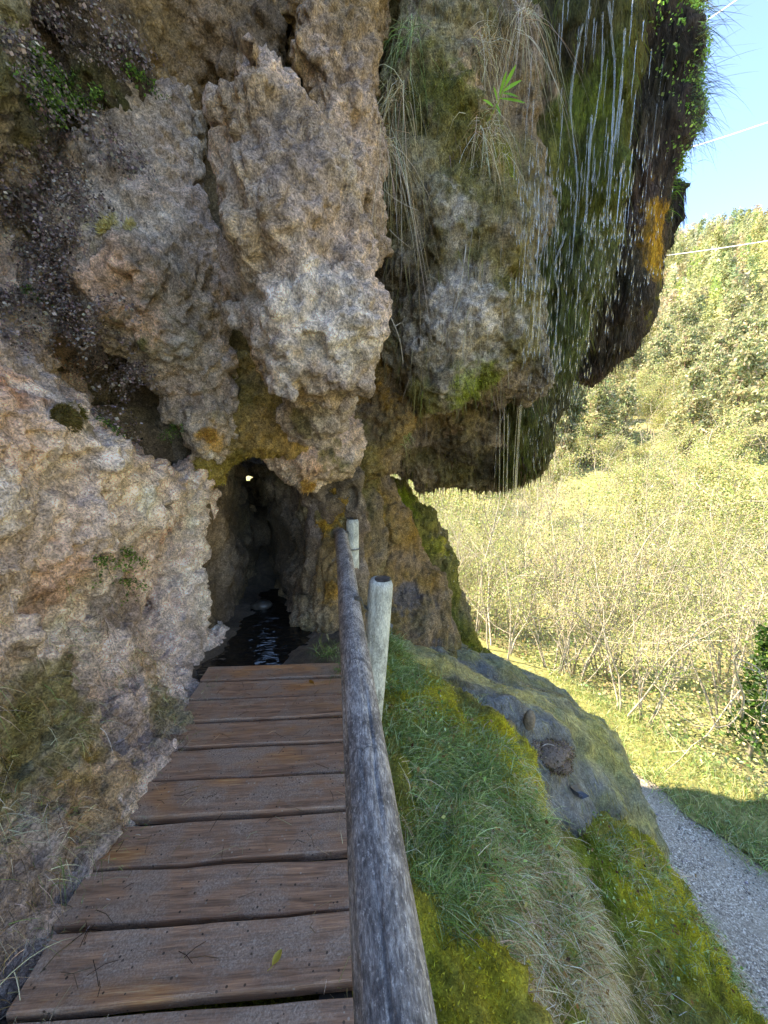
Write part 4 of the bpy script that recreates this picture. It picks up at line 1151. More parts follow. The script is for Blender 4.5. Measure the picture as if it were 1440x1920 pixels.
def polar(az, r):
    return np.sin(np.radians(az)) * r, np.cos(np.radians(az)) * r
SPRING = np.array([srgb(170, 176, 104), srgb(192, 194, 132), srgb(150, 162, 90), srgb(202, 194, 148), srgb(140, 150, 96)])
DRYL = np.array([srgb(196, 176, 124), srgb(176, 150, 104), srgb(206, 192, 150)])
PINEC = np.array([srgb(158, 162, 112), srgb(180, 176, 130), srgb(136, 144, 100), srgb(194, 184, 146)])
def ground_cover():
    out = []
    n = 55000
    r = 6.2 + 34 * rng.random(n) ** 1.6; az = rng.uniform(0, 66, n)
    X, Y = polar(az, r)
    keep = np.min(np.stack([np.hypot(X - p[0], Y - p[1]) for p in path_line[::3]]), axis=0) > 2.2
    X, Y, r = X[keep], Y[keep], r[keep]; n = len(X)
    Z = hill_height(X, Y) + rng.random(n) ** 2 * .7
    P = np.stack([X, Y, Z], 1)
    out.append(leaf_cloud(P, .03 + .003 * r + .04 * rng.random(n), jitter_cols(np.concatenate([SPRING, GREEN, DRYL]), n, rng, .3), rng, .6))
    V, F, c = join(out)
    return V, F, c
V, F, Cc = ground_cover()
tag(obj('undergrowth', mesh_np('undergrowth', V, F, M_LEAF, Cc, False)), 'pale leafy undergrowth covering the valley floor beyond the path', 'undergrowth', kind='stuff')
# grass along the path's far edge
t = np.gradient(path_line, axis=0); t /= np.linalg.norm(t, axis=1)[:, None]
n = 15000
i = rng.integers(28, 66, n); off = 1.12 + 1.5 * rng.random(n)
P = np.stack([path_line[i, 0] + t[i, 1] * off + rng.normal(size=n) * .1, path_line[i, 1] - t[i, 0] * off + rng.normal(size=n) * .1, np.full(n, PATH_Z + .05)], 1)
D = np.array([0, 0, 1.0]) + .6 * rand_unit(n, rng); D /= np.linalg.norm(D, axis=1)[:, None]
V, F, Cc = blades(P, D, rng.uniform(.08, .3, n), .010, rng.uniform(.2, .9, n), jitter_cols(np.concatenate([GREEN, SPRING]), n, rng), rng, 2)
tag(obj('grass', mesh_np('grass', V, F, M_BLADE, Cc, False)), 'short green grass along the far edge of the gravel path', 'grass', kind='stuff')
# loose stones on the path
def pebbles(n):
    i = rng.integers(15, 62, n); off = rng.uniform(-1.3, 1.25, n)
    P = np.stack([path_line[i, 0] + t[i, 1] * off + rng.normal(size=n) * .08, path_line[i, 1] - t[i, 0] * off + rng.normal(size=n) * .08, np.full(n, PATH_Z + .02)], 1)
    r = rng.lognormal(-4.9, .45, n)
    octa = np.array([(1, 0, 0), (0, 1, 0), (-1, 0, 0), (0, -1, 0), (0, 0, .7), (0, 0, -.7)], float)
    Vv = P[:, None] + octa[None] * (r[:, None, None] * (1 + .3 * rng.normal(size=(n, 6, 1))))
    b = (np.arange(n) * 6)[:, None]
    f = np.concatenate([b + np.array([[j, (j + 1) % 4, 4]]) for j in range(4)] + [b + np.array([[(j + 1) % 4, j, 5]]) for j in range(4)])
    c = np.repeat(np.concatenate([jitter_cols(np.array([srgb(150, 142, 136), srgb(190, 182, 174), srgb(110, 104, 100)]), n, rng), np.ones((n, 1))], 1), 6, axis=0)
    return Vv.reshape(-1, 3), f, c
V, F, Cc = pebbles(5000)
tag(obj('gravel', mesh_np('gravel', V, F, M_BLADE, Cc)), 'loose pale stones scattered over the gravel path', 'gravel', kind='stuff')

# ================================================================== THINGS: trees
def branchy(seed, h, stems, leaves, leafsize, cols, lean=.25, spread=1.0, r0=.035):
    """multi-stemmed spring tree: (trunk mesh, crown mesh)"""
    rg = np.random.default_rng(seed)
    mb = MB(); tips = []
    def limb(p, d, L, r, lev):
        n = 6 if lev < 2 else 4
        pts = [p]; dd = d.copy()
        for k in range(n):
            dd = dd + rg.normal(size=3) * .13 + np.array([0, 0, .05]); dd /= np.linalg.norm(dd)
            pts.append(pts[-1] + dd * L / n)
        pts = np.array(pts)
        mb.tube(pts, np.linspace(r, r * .35, n + 1), 5 if lev < 1 else 3, caps=False)
        if lev < 2:
            for k in range(5 if lev == 0 else 3):
                q = rg.uniform(.3, 1.0); i = min(int(q * n), n - 1)
                nd = dd * .5 + rand_unit(1, rg)[0] * .8 * spread + np.array([0, 0, .3]); nd /= np.linalg.norm(nd)
                limb(pts[i] + (pts[i + 1] - pts[i]) * (q * n - i), nd, L * rg.uniform(.32, .55), r * .45, lev + 1)
        if lev >= 1:
            tips.extend([pts[k] for k in range(1, n + 1)])
    for s_ in range(stems):
        a = rg.uniform(0, 6.28)
        d = np.array([math.cos(a) * lean, math.sin(a) * lean, 1.0]); d /= np.linalg.norm(d)
        limb(np.array([math.cos(a) * .12 * (stems > 1), math.sin(a) * .12 * (stems > 1), -.15]), d, h * rg.uniform(.75, 1.0), r0 * rg.uniform(.7, 1.1), 0)
    tips = np.array(tips)
    i = rg.integers(0, len(tips), leaves)
    P = tips[i] + rg.normal(size=(leaves, 3)) * h * .035
    V, F, c = leaf_cloud(P, leafsize * rg.uniform(.6, 1.3, leaves), jitter_cols(cols, leaves, rg, .28), rg, .6)
    return mb.mesh('trunk', M_BARK), mesh_np('crown', V, F, M_LEAF, c, False)
def pine(seed, h):
    rg = np.random.default_rng(seed)
    mb = MB()
    pts = [np.array([0, 0, -.3])]
    for k in range(6): pts.append(pts[-1] + np.array([rg.normal() * .08, rg.normal() * .08, h * .96 / 6]))
    mb.tube(np.array(pts), np.linspace(h * .022, h * .004, 7), 6, caps=False)
    Ps = []
    for k in range(60):
        u = rg.uniform(.18, 1.0)
        z = h * u
        reach = h * .30 * (1 - u) ** .7 * rg.uniform(.55, 1.15) + h * .03
        a = rg.uniform(0, 6.28)
        for q in np.linspace(.25, 1, 5):
            c = np.array([math.cos(a) * reach * q, math.sin(a) * reach * q, z + reach * q * .18])
            Ps.append(c + rg.normal(size=(5, 3)) * np.array([.10, .10, .06]) * (h * .22))
    P = np.concatenate(Ps); n = len(P)
    P = np.concatenate([P, P + rg.normal(size=P.shape) * h * .02]); n = len(P)
    V, F, c = leaf_cloud(P, h * .042 * rg.uniform(.5, 1.3, n), jitter_cols(PINEC, n, rg, .25), rg, .45)
    return mb.mesh('trunk', M_PINEBARK), mesh_np('crown', V, F, M_LEAF, c, False)
def place_tree(name, meshes, X, Y, scale, rz, label, cat='tree', group=None, z=None):
    zz = float(hill_height(np.array([X]), np.array([Y]))[0]) if z is None else z
    e = empty(name, (X, Y, zz), rz)
    e.scale = (scale,) * 3
    tag(e, label, cat, group)
    obj('trunk', meshes[0], e); obj('crown', meshes[1], e)
    return e
PINES = [pine(100 + i, 8.0) for i in range(5)]
HAZELS = [branchy(200 + i, 5.0, 4 + i % 3, 2600, .062, SPRING) for i in range(4)]
BARES = [branchy(300 + i, 6.0, 3 + i % 2, 700, .06, np.concatenate([DRYL, SPRING]), .18) for i in range(3)]
BROADS = [branchy(400 + i, 7.0, 2, 5200, .13, np.concatenate([SPRING, DRYL[:1]]), .3, 1.2, .08) for i in range(3)]
rg = np.random.default_rng(55)
# pine wood on the upper hillside: the nearest as trees of their own, the far rest as one wood
k = 0
spots = []
for j in range(1500):
    az = rg.uniform(18, 60); r = 34 + 172 * rg.random() ** .75
    spots.append((r, az))
spots.sort()
for r, az in spots[:240]:
    X, Y = polar(az, r)
    if rg.random() < .72:
        place_tree('pine_tree', PINES[k % 5], float(X), float(Y), rg.uniform(.6, 1.15), rg.uniform(0, 6.28), 'olive green pine in the wood covering the sunny hillside', group='pines of the hillside wood')
    else:
        place_tree('broadleaf_tree', BROADS[k % 3], float(X), float(Y), rg.uniform(.55, .95), rg.uniform(0, 6.28), 'pale budding broadleaf tree scattered among the hillside pines', group='broadleaf trees on the hillside')
    k += 1
far = []
rows = np.array(spots[240:])
fx, fy = polar(rows[:, 1], rows[:, 0]); fz = hill_height(fx, fy)
nl = 210
u = rg.random((len(rows), nl)) ** .8; a_ = rg.uniform(0, 6.28, (len(rows), nl)); hh = rg.uniform(5, 10, (len(rows), 1))
rad = hh * .26 * (1 - u * .85) * np.sqrt(rg.random((len(rows), nl)) * .7 + .3)
P = np.stack([fx[:, None] + np.cos(a_) * rad, fy[:, None] + np.sin(a_) * rad, fz[:, None] + hh * (.12 + .9 * u)], -1).reshape(-1, 3)
tone = np.repeat(jitter_cols(np.concatenate([PINEC, PINEC, SPRING[:2] * .9]), len(rows), rg, .18), nl, axis=0)
V, F, c = leaf_cloud(P, rg.uniform(.28, .75, len(P)), np.clip(tone * rg.lognormal(0, .2, (len(P), 1)), .01, .9), rg, .6)
tag(obj('pine_wood', mesh_np('pine_wood', V, F, M_LEAF, c, False)), 'pale olive pine wood covering the far hillside up to the ridge', 'wood', kind='stuff')
for j in range(130):
    az = rg.uniform(4, 58); r = 18 + 26 * rg.random()
    X, Y = polar(az, r)
    if k % 2: place_tree('broadleaf_tree', BROADS[k % 3], float(X), float(Y), rg.uniform(.45, .8), rg.uniform(0, 6.28), 'leafy budding tree on the lower slope of the hillside below the pines', group='leafy budding trees on the lower hillside')
    else: place_tree('bare_tree', BARES[k % 3], float(X), float(Y), rg.uniform(.5, .85), rg.uniform(0, 6.28), 'nearly leafless tree on the lower slope of the hillside below the pines', group='bare trees on the lower hillside')
    k += 1
IVY = tuple(float(v) * 1.06 for v in atz(1400, 1425, -4.0)[:2])
for j in range(110):
    az = 5 + 56 * (j + rg.random()) / 110; r = 7.2 + 12 * rg.random() ** 1.2
    X, Y = polar(az, r)
    X, Y = float(X), float(Y)
    if min(math.hypot(X - p[0], Y - p[1]) for p in path_line) < 2.05: continue
    if math.hypot(X, Y) < math.hypot(*IVY) + .4 and abs(math.degrees(math.atan2(X, Y) - math.atan2(*IVY))) < 9: continue
    if rg.random() < .72: place_tree('hazel_bush', HAZELS[k % 4], X, Y, rg.uniform(.5, .9), rg.uniform(0, 6.28), 'thin stemmed bush with sparse yellow green leaves in the thicket beyond the path', 'bush', 'leafy bushes of the thicket beyond the path')
    else: place_tree('bare_bush', BARES[k % 3], X, Y, rg.uniform(.45, .75), rg.uniform(0, 6.28), 'almost leafless grey stemmed bush in the thicket beyond the path', 'bush', 'bare bushes of the thicket beyond the path')
    k += 1
X, Y, _ = at(885, 1150, 10.5)
place_tree('bare_tree', branchy(611, 6.2, 1, 260, .07, SPRING, .03, .8, .05), X, Y, .95, 0, 'slender pale bare tree standing just under the end of the overhang')
X, Y, _ = at(1075, 1290, 9.0)
place_tree('coppice', branchy(622, 4.6, 8, 1100, .08, SPRING, .28, .7, .035), X, Y, 1.0, 0, 'clump of many straight pale stems in front of the thicket', 'tree')
# ivy-clad tree at the right
X, Y = IVY
ivt = branchy(633, 4.2, 1, 160, .07, SPRING, .02, .6, .07)
e = place_tree('ivy_tree', ivt, X, Y, 1.0, 0, 'tree trunk wrapped in dark glossy ivy at the right edge', z=-4.1)
n = 1500
u = rg.random(n); a = rg.uniform(0, 6.28, n); rr = (.10 + .24 * rg.random(n)) * (1.15 - .7 * u) * (1 + .3 * np.sin(u * 14))
P = np.stack([np.cos(a) * rr, np.sin(a) * rr, .15 + 2.3 * u], 1)
V, F, c = leaf_cloud(P, .085 * rg.uniform(.6, 1.2, n), jitter_cols(np.array([srgb(60, 92, 34), srgb(84, 116, 46), srgb(48, 76, 30)]), n, rg, .25), rg, .8)
obj('ivy', mesh_np('ivy', V, F, M_LEAF, c, False), e)

# ================================================================== WATER of the fall
fall = tag(empty('waterfall', tuple(at(1050, 900, 4.0))), kind='structure')
CURT = ('curtain', 'far_curtain', 'mossy', 'soffit')
def stream(pxs, r, seed, drop=None):
    rgs = np.random.default_rng(seed)
    pts = []
    for (x, y) in pxs:
        p, nrm, z = pick(x, y, CURT, 10)
        pts.append(p + np.array([0, -1, 0]) * .03 + nrm * .01)
    pts = np.array(pts)
    q = smooth_line(pts, len(pts) * 8)
    if drop:
        last = q[-1]; q = np.concatenate([q, [last + np.array([.0, -.0, -drop * k / 14]) for k in range(1, 15)]])
    q = q + rgs.normal(size=q.shape) * .0015
    mb = MB(); m = len(q)
    rad = r * (1 + .45 * np.sin(np.linspace(0, 25, m) + seed) * rgs.random(m)) * np.linspace(1.1, .6, m)
    mb.tube(q, rad, 6)
    return child('water_stream', mb.mesh('water_stream', M_WATER), fall)
stream([(1146, 20), (1140, 140), (1132, 270)], .008, 1, .45)
stream([(1100, 230), (1092, 310), (1086, 400)], .008, 2, .5)
stream([(1080, 60), (1074, 200), (1070, 340), (1064, 430)], .008, 3, .3)
stream([(1050, 440), (1044, 500), (1036, 560)], .008, 4, .5)
pour = np.array([at(988, 585, 3.18), at(986, 650, 3.16), at(980, 720, 3.2), at(973, 800, 3.26), at(968, 880, 3.3), at(966, 930, 3.32), at(962, 1010, 3.34)])
for k_, (dx, rr_) in enumerate([(0, .011), (.016, .006), (-.014, .005)]):
    q = smooth_line(pour + np.array([dx, .01 * k_, 0]), 60)
    mb = MB(); mb.tube(q, rr_ * (1 + .35 * np.sin(np.linspace(0, 19, 60) + k_)) * np.linspace(.8, .35, 60), 6)
    child('water_stream', mb.mesh('water_stream', M_WATER), fall)
for k_, x_ in enumerate((938, 946, 953)):
    q = smooth_line(np.array([at(x_, 775, 3.25), at(x_ - 1, 850, 3.28), at(x_ - 2, 915, 3.3), at(x_ - 4, 980, 3.32)]), 24)
    mb = MB(); mb.tube(q, np.linspace(.004, .0015, 24), 5)
    child('water_thread', mb.mesh('water_thread', M_WATER), fall)
stream([(1030, 370), (1022, 450), (1010, 520)], .007, 6, .5)
stream([(1160, 60), (1152, 180), (1146, 280)], .006, 7, .6)
stream([(1120, 40), (1114, 160), (1110, 260)], .005, 8, .7)
stream([(950, 770), (945, 800)], .006, 6, .7)
stream([(938, 780), (936, 810)], .005, 7, .6)
rgw = np.random.default_rng(9)
for j in range(90):
    x = rgw.uniform(965, 1235); y = rgw.uniform(-10, 560)
    if x > 1120: y = rgw.uniform(-10, 420)
    p, nrm, z = pick(x, y, CURT, 10)
    p0 = p + np.array([0, -.03, 0]) + nrm * .02
    L = rgw.uniform(.08, .5)
    q = np.array([p0 + np.array([.0015 * math.sin(k * 1.3 + j), 0, -L * k / 9]) for k in range(10)])
    mb = MB(); mb.tube(q, np.linspace(.0045, .0015, 10) * rgw.uniform(.5, 1.2), 5)
    child('water_thread', mb.mesh('water_thread', M_WATER), fall)
def drops():
    P, L = [], []
    for j in range(1100):
        x = rgw.uniform(960, 1215); y = rgw.uniform(330, 900)
        edge = 1230 - max(0, y - 480) * .55
        if x > edge: continue
        p, nrm, z = pick(x, y, CURT, 16)
        P.append(p + np.array([rgw.normal() * .03, -rgw.uniform(.04, .30), rgw.normal() * .03])); L.append(rgw.uniform(.04, .14))
    for j in range(170):
        y0 = rgw.uniform(3.6, 4.3); x0 = rgw.uniform(.95, 2.1)
        P.append(np.array([x0, y0, rgw.uniform(-.7, 1.2)])); L.append(rgw.uniform(.02, .05))
    P = np.array(P); L = np.array(L); n = len(P); r = rgw.uniform(.0024, .0042, n)
    a = np.linspace(0, 2 * math.pi, 5, endpoint=False)
    ring = np.stack([np.cos(a), np.sin(a), 0 * a], 1)
    V = np.concatenate([(P + [0, 0, .0])[:, None] + np.array([0, 0, .62])[None, None] * L[:, None, None],
                        P[:, None] + ring[None] * r[:, None, None], (P[:, None] + np.array([0, 0, -.38])[None, None] * L[:, None, None])], 1)
    b = (np.arange(n) * 7)[:, None]
    f = np.concatenate([b + np.array([[0, 1 + j, 1 + (j + 1) % 5]]) for j in range(5)] + [b + np.array([[6, 1 + (j + 1) % 5, 1 + j]]) for j in range(5)])
    return V.reshape(-1, 3), f
V, F = drops()
tag(obj('water_drops', mesh_np('water_drops', V, F, M_WATER)), 'falling water drops in front of the dripping curtain', 'water', kind='stuff')
# splash on the mound
n = 1500
ctr = atz(960, 1330, -1.0)
P = np.stack([ctr[0] + rgw.normal(size=n) * .38, ctr[1] + rgw.normal(size=n) * .3, np.zeros(n)], 1)
MV = PARTS['mound'][0]
from mathutils import kdtree
kd = kdtree.KDTree(len(MV))
for i_, v_ in enumerate(MV): kd.insert((v_[0], v_[1], 0), i_)
kd.balance()
for q_ in P:
    co, ix, d_ = kd.find((q_[0], q_[1], 0)); q_[2] = MV[ix][2] + abs(rgw.normal()) * .09
r = rgw.uniform(.0015, .004, n)
octa = np.array([(1, 0, 0), (0, 1, 0), (-1, 0, 0), (0, -1, 0), (0, 0, 1.2), (0, 0, -1.2)], float)
V = (P[:, None] + octa[None] * r[:, None, None]).reshape(-1, 3)
b = (np.arange(n) * 6)[:, None]
F = np.concatenate([b + np.array([[j, (j + 1) % 4, 4]]) for j in range(4)] + [b + np.array([[(j + 1) % 4, j, 5]]) for j in range(4)])
tag(obj('water_splash', mesh_np('water_splash', V, F, M_WATER)), 'fine splashing spray over the wet tufa mound', 'water', kind='stuff')

# ================================================================== THINGS: plants on the rock
def fern_meshes(seed, dry):
    rg = np.random.default_rng(seed)
    st = MB(); LP, LD = [], []
    for k in range(rg.integers(7, 12)):
        a = rg.uniform(-1.3, 1.3)
        out = np.array([math.sin(a) * .9, -math.cos(a), rg.uniform(-.1, .5)])
        L = rg.uniform(.08, .24)
        pts = [np.zeros(3) + rg.normal(size=3) * .015]
        d = out / np.linalg.norm(out)
        for i in range(6):
            d = d + np.array([0, 0, -.28]) + rg.normal(size=3) * .06; d /= np.linalg.norm(d)
            pts.append(pts[-1] + d * L / 6)
        pts = np.array(pts)
        st.tube(pts, np.linspace(.0016, .0007, 7), 3, np.append(BLACK, 1)[:3] if not dry else VIOLET * .6, caps=False)
        for i in range(1, 7):
            for s_ in range(4):
                LP.append(pts[i] + rg.normal(size=3) * .012); LD.append(rg.normal(size=3) * .5 + np.array([0, -.3, -.5]))
    LP, LD = np.array(LP), np.array(LD)
    cols = np.array([srgb(150, 138, 134), srgb(120, 108, 108), srgb(176, 164, 158), srgb(100, 88, 84)]) if dry else np.array([srgb(92, 124, 50), srgb(118, 150, 66), srgb(80, 104, 52)])
    V, F, c = leaf_cloud(LP, rg.uniform(.006, .019, len(LP)), jitter_cols(cols, len(LP), rg), rg, .9, LD)
    return st.mesh('stalks', M_BLADE), mesh_np('leaflets', V, F, M_BLADE, c, False)
DRYF = [fern_meshes(700 + i, True) for i in range(5)]
GRNF = [fern_meshes(720 + i, False) for i in range(3)]
def plant_at(name, meshes, px, py, keys, scale, label, cat, group=None, names=('stalks', 'leaflets')):
    p, nrm, z = pick(px, py, keys, 10)
    e = empty(name, p - nrm * .005, math.atan2(nrm[0], -nrm[1]))
    e.scale = (scale,) * 3
    tag(e, label, cat, group)
    for nm, m in zip(names, meshes): obj(nm, m, e)['kind'] = 'stuff'
    return e
LEFT = ('wall', 'upper', 'slant')
rgf = np.random.default_rng(77)
fern_spots = []
for (x0, y0, x1, y1, n) in [(10, 20, 110, 200, 10), (10, 330, 190, 430, 16), (60, 230, 240, 330, 9), (20, 430, 130, 560, 14), (100, 560, 220, 680, 9), (0, 560, 60, 640, 5), (130, 680, 260, 750, 6), (190, 20, 260, 120, 6)]:
    for j in range(n): fern_spots.append((rgf.uniform(x0, x1), rgf.uniform(y0, y1)))
for j, (x, y) in enumerate(fern_spots):
    plant_at('dry_fern', DRYF[j % 5], x, y, LEFT, rgf.uniform(.8, 1.35), 'withered grey purple maidenhair fern hanging from the upper left wall', 'fern', 'dry ferns on the upper left wall')
for j in range(16):
    x, y = rgf.uniform(40, 240), rgf.uniform(100, 220)
    plant_at('green_fern', GRNF[j % 3], x, y, LEFT, rgf.uniform(.7, 1.1), 'small green maidenhair fern in the shaded upper left hollow', 'fern', 'green ferns in the upper left hollow')
for x, y, lab in [(190, 1050, 'small bright green fern under the bulging lip of the left wall'), (238, 1095, 'tiny bright green fern below the larger green one on the left wall'), (215, 745, 'green fern rooted in the crevice beside a round dark moss cushion'),
                  (330, 810, 'green fern in the dark crevice above the tunnel mouth'), (60, 535, 'lone round leaved green fern among withered ones at the far left'), (240, 1045, 'tiny green fern right of the larger fern under the wall lip')]:
    plant_at('green_fern', GRNF[int(x) % 3], x, y, LEFT, .75, lab, 'fern')

def tuft_meshes(seed, n, L, cols, droop, fan, width=.003):
    rg = np.random.default_rng(seed)
    D = np.array([0, -.35, fan]) + .6 * rand_unit(n, rg); D /= np.linalg.norm(D, axis=1)[:, None]
    V, F, c = blades(rg.normal(size=(n, 3)) * np.array([.05, .02, .05]), D, rg.uniform(.3, 1.0, n) * L, width, rg.uniform(.6, 1.3, n) * droop, jitter_cols(cols, n, rg), rg, 5)
    return (mesh_np('blades', V, F, M_BLADE, c, False),)
def tuft_at(p, seed, n, L, cols, droop, fan, label, width=.003):
    e = empty('grass_tuft', p); tag(e, label, 'grass')
    obj('blades', tuft_meshes(seed, n, L, cols, droop, fan, width)[0], e)['kind'] = 'stuff'
def tuft(px, py, keys, seed, n, L, cols, droop, fan, label, name='grass_tuft', width=.003, group=None):
    return plant_at(name, tuft_meshes(seed, n, L, cols, droop, fan, width), px, py, keys, 1.0, label, 'grass', group, ('blades',))
MIDK = ('mossy', 'curtain', 'pillar', 'boulder')
tuft(735, 170, MIDK, 1, 130, .55, STRAW, 1.9, .1, 'long hanging straw grass beside the ochre pillar')
tuft(735, 260, MIDK, 2, 110, .50, STRAW, 2.0, .1, 'second tuft of hanging straw grass lower beside the pillar')
tuft(760, 60, MIDK, 3, 120, .35, GREEN, 1.4, .2, 'dark green grass tuft high in the cleft beside the pillar')
tuft(905, 90, MIDK, 4, 120, .40, STRAW, 1.7, .1, 'pale dry grass hanging left of the waterfall')
tuft(985, 20, MIDK, 5, 130, .55, STRAW, 2.0, .0, 'long pale dry grass at the top beside the waterfall')
tuft(905, 250, MIDK, 6, 120, .42, STRAW, 1.9, .1, 'dry grass trailing below the green leafed plant')
tuft(930, 300, MIDK, 7, 60, .30, STRAW, 1.6, .3, 'short dry grass at the foot of the green leafed plant')
tuft(770, 830, ('soffit', 'orange'), 8, 50, .14, GREEN, 1.0, .0, 'little green grass tuft under the overhang')
tuft_at(atz(618, 1232, -.03), 9, 190, .30, GREEN * .8, .8, .9, 'green grass clump at the foot of the tunnel pillar', .004)
tuft_at(atz(648, 1262, -.03), 10, 150, .22, GREEN * .8, .8, .9, 'green grass clump between the last plank and the handrail', .004)
tuft(140, 1385, ('wall',), 11, 45, .11, np.array([srgb(150, 160, 110), srgb(190, 190, 150)]), .9, .6, 'small pale grass tuft on the left bank')
tuft(20, 1560, ('wall',), 12, 70, .13, np.array([srgb(150, 158, 130), srgb(190, 192, 170)]), .9, .4, 'grey green grass tuft at the left picture edge beside the planks')
tuft(260, 1230, ('wall',), 13, 70, .12, STRAW, 1.2, .3, 'wispy dry grass on the left wall above the orange moss')
tuft(210, 1160, ('wall',), 14, 80, .14, np.array([VIOLET, GREY, srgb(90, 84, 80)]), 1.4, .1, 'grey withered plant hanging under the wall lip')
tuft(20, 1850, ('wall',), 15, 40, .22, STRAW, .6, .4, 'loose dry stalks beside the nearest plank end')
tuft(1170, 1630, ('bank',), 16, 60, .22, GREEN, 1.2, .7, 'leaning green grass tuft on the lower mossy nose', width=.006)
tuft(1070, 1680, ('bank',), 17, 60, .26, STRAW, 1.5, .3, 'straw tuft draped over the edge of the moss bank')

def twig(pxs, Ys, r, label, branches=(), name='hanging_twig', mat=M_TWIG):
    pts = np.array([at(x, y, Y) for (x, y), Y in zip(pxs, Ys)])
    q = smooth_line(pts, len(pts) * 6)
    e = empty(name, q[0]); tag(e, label, 'twig')
    mb = MB(); mb.tube(q, np.linspace(r, r * .45, len(q)), 5)
    child('stem', mb.mesh('stem', mat), e)
    for bp in branches:
        b = np.array([at(x, y, Y) for x, y, Y in bp])
        mb = MB(); mb.tube(smooth_line(b, 10), np.linspace(r * .6, r * .3, 10), 4)
        child('side_shoot', mb.mesh('side_shoot', mat), e)
    return e
twig([(862, 300), (872, 350), (876, 420), (866, 520), (845, 600), (820, 670)], [2.95, 2.85, 2.75, 2.7, 2.72, 2.8], .0065, 'long pale stem hanging in front of the mossy lobe', [[(850, 585, 2.72), (840, 630, 2.75), (846, 655, 2.76)]])
twig([(705, 540), (715, 570), (735, 600), (750, 640), (756, 682)], [2.6, 2.6, 2.62, 2.65, 2.7], .005, 'crooked white twig hanging beside the boulder', [[(720, 578, 2.6), (733, 570, 2.6)], [(740, 612, 2.62), (752, 605, 2.62)]])
twig([(790, 225), (808, 245), (822, 262), (832, 280)], [2.95, 2.9, 2.88, 2.88], .005, 'short bare twig end poking from the shaded cleft', [[(800, 238, 2.9), (812, 232, 2.88)]])
twig([(700, 330), (730, 365), (762, 385), (785, 395)], [2.75, 2.75, 2.78, 2.8], .004, 'thin twig running out of the hanging straw grass', [[(730, 430, 2.75), (745, 445, 2.75), (770, 465, 2.78)]])
twig([(1010, 1405), (1025, 1395), (1045, 1400)], [2.9, 2.9, 2.92], .005, 'small bent dry stick beside the brown moss cushion')
twig([(760, 1330), (850, 1370), (930, 1355)], [2.25, 2.4, 2.55], .005, 'dark fallen stick lying across the upper moss bank')
twig([(835, 292), (880, 285), (950, 275)], [2.9, 2.9, 2.95], .004, 'horizontal twig under the green leafed plant')
# broad-leaved green plant
p, nrm, z = pick(915, 290, MIDK)
e = empty('leafy_plant', p); tag(e, 'fresh green long leafed plant growing from the mossy lobe', 'plant')
stem = np.array([at(862, 292, 2.9), at(900, 250, 2.85), at(935, 190, 2.8), at(950, 150, 2.78)])
mb = MB(); mb.tube(smooth_line(stem, 16), np.linspace(.006, .003, 16), 5, srgb(150, 160, 80)); child('stem', mb.mesh('stem', M_BLADE), e)
def big_leaf(a, b, w, col, e):
    a, b = np.array(a), np.array(b)
    ax = b - a; L = np.linalg.norm(ax); ax /= L
    s_ = np.cross(ax, np.array([.3, -1, .2])); s_ /= np.linalg.norm(s_); nn = np.cross(s_, ax)
    V = []
    for k in range(8):
        t_ = k / 7; ww = w * math.sin(math.pi * min(1, t_ * .92 + .06)) ** .8
        c_ = a + ax * L * t_ + np.array([0, 0, -.06 * L * t_ * t_])
        V += [c_ - s_ * ww + nn * ww * .35, c_, c_ + s_ * ww + nn * ww * .35]
    f = []
    for k in range(7):
        i_ = 3 * k
        f += [(i_, i_ + 1, i_ + 4, i_ + 3), (i_ + 1, i_ + 2, i_ + 5, i_ + 4)]
    child('leaf', mesh_np('leaf', V, f, M_LEAF, np.tile(np.append(col, 1), (len(V), 1))), e)
for (x0, y0, x1, y1) in [(945, 165, 968, 118), (943, 172, 978, 148), (942, 175, 972, 180), (938, 185, 985, 190), (932, 190, 925, 160), (936, 180, 950, 130), (930, 195, 938, 215), (925, 200, 905, 185)]:
    big_leaf(at(x0, y0, 2.79), at(x1, y1, 2.75), .011, srgb(126, 176, 60) * rgf.uniform(.8, 1.2), e)
# plants on the outer rim
V0, N0 = PARTS['far_curtain'][:2]
x, y, z = project(V0)
m = ((x > 1225 + .12 * (y - 100)) & (y < 340) & (y > -120) & (N0[:, 0] + .3 * rng.random(len(N0)) > .0)).astype(float)
i = rng.choice(len(V0), 3800, p=m / m.sum())
P = V0[i] + N0[i] * rng.uniform(0, .06, (3800, 1))
V, F, c = leaf_cloud(P, rng.uniform(.018, .04, 3800), jitter_cols(np.array([srgb(150, 195, 84), srgb(178, 214, 110), srgb(120, 166, 70)]), 3800, rng), rng, .8)
tag(obj('rim_plants', mesh_np('rim_plants', V, F, M_LEAF, c, False)), 'bright green small leaved plants matting the outer rim of the cliff', 'plants', kind='stuff')
def rim_bush(px, py, n, L, seed, label, cols, droop, dirx=1.0):
    p, nrm, z = pick(px, py, ('far_curtain', 'outer'), 16)
    rg = np.random.default_rng(seed)
    e = empty('rim_bush', p); tag(e, label, 'bush')
    D = np.array([dirx, -.2, .25]) + .55 * rand_unit(n, rg); D /= np.linalg.norm(D, axis=1)[:, None]
    V, F, c = blades(p + rg.normal(size=(n, 3)) * np.array([.02, .06, .14]), D, rg.uniform(.3, 1.0, n) * L, .004, rg.uniform(.3, 1.2, n) * droop, jitter_cols(cols, n, rg), rg, 5)
    child('twigs', mesh_np('twigs', V, F, M_BLADE, c, False), e)['kind'] = 'stuff'
    return e
BLU = np.array([srgb(92, 104, 86), srgb(70, 84, 70), srgb(110, 128, 84)])
rim_bush(1290, 60, 130, .42, 1, 'spiky bare twigs sticking out at the top of the outer rim', BLU, .5)
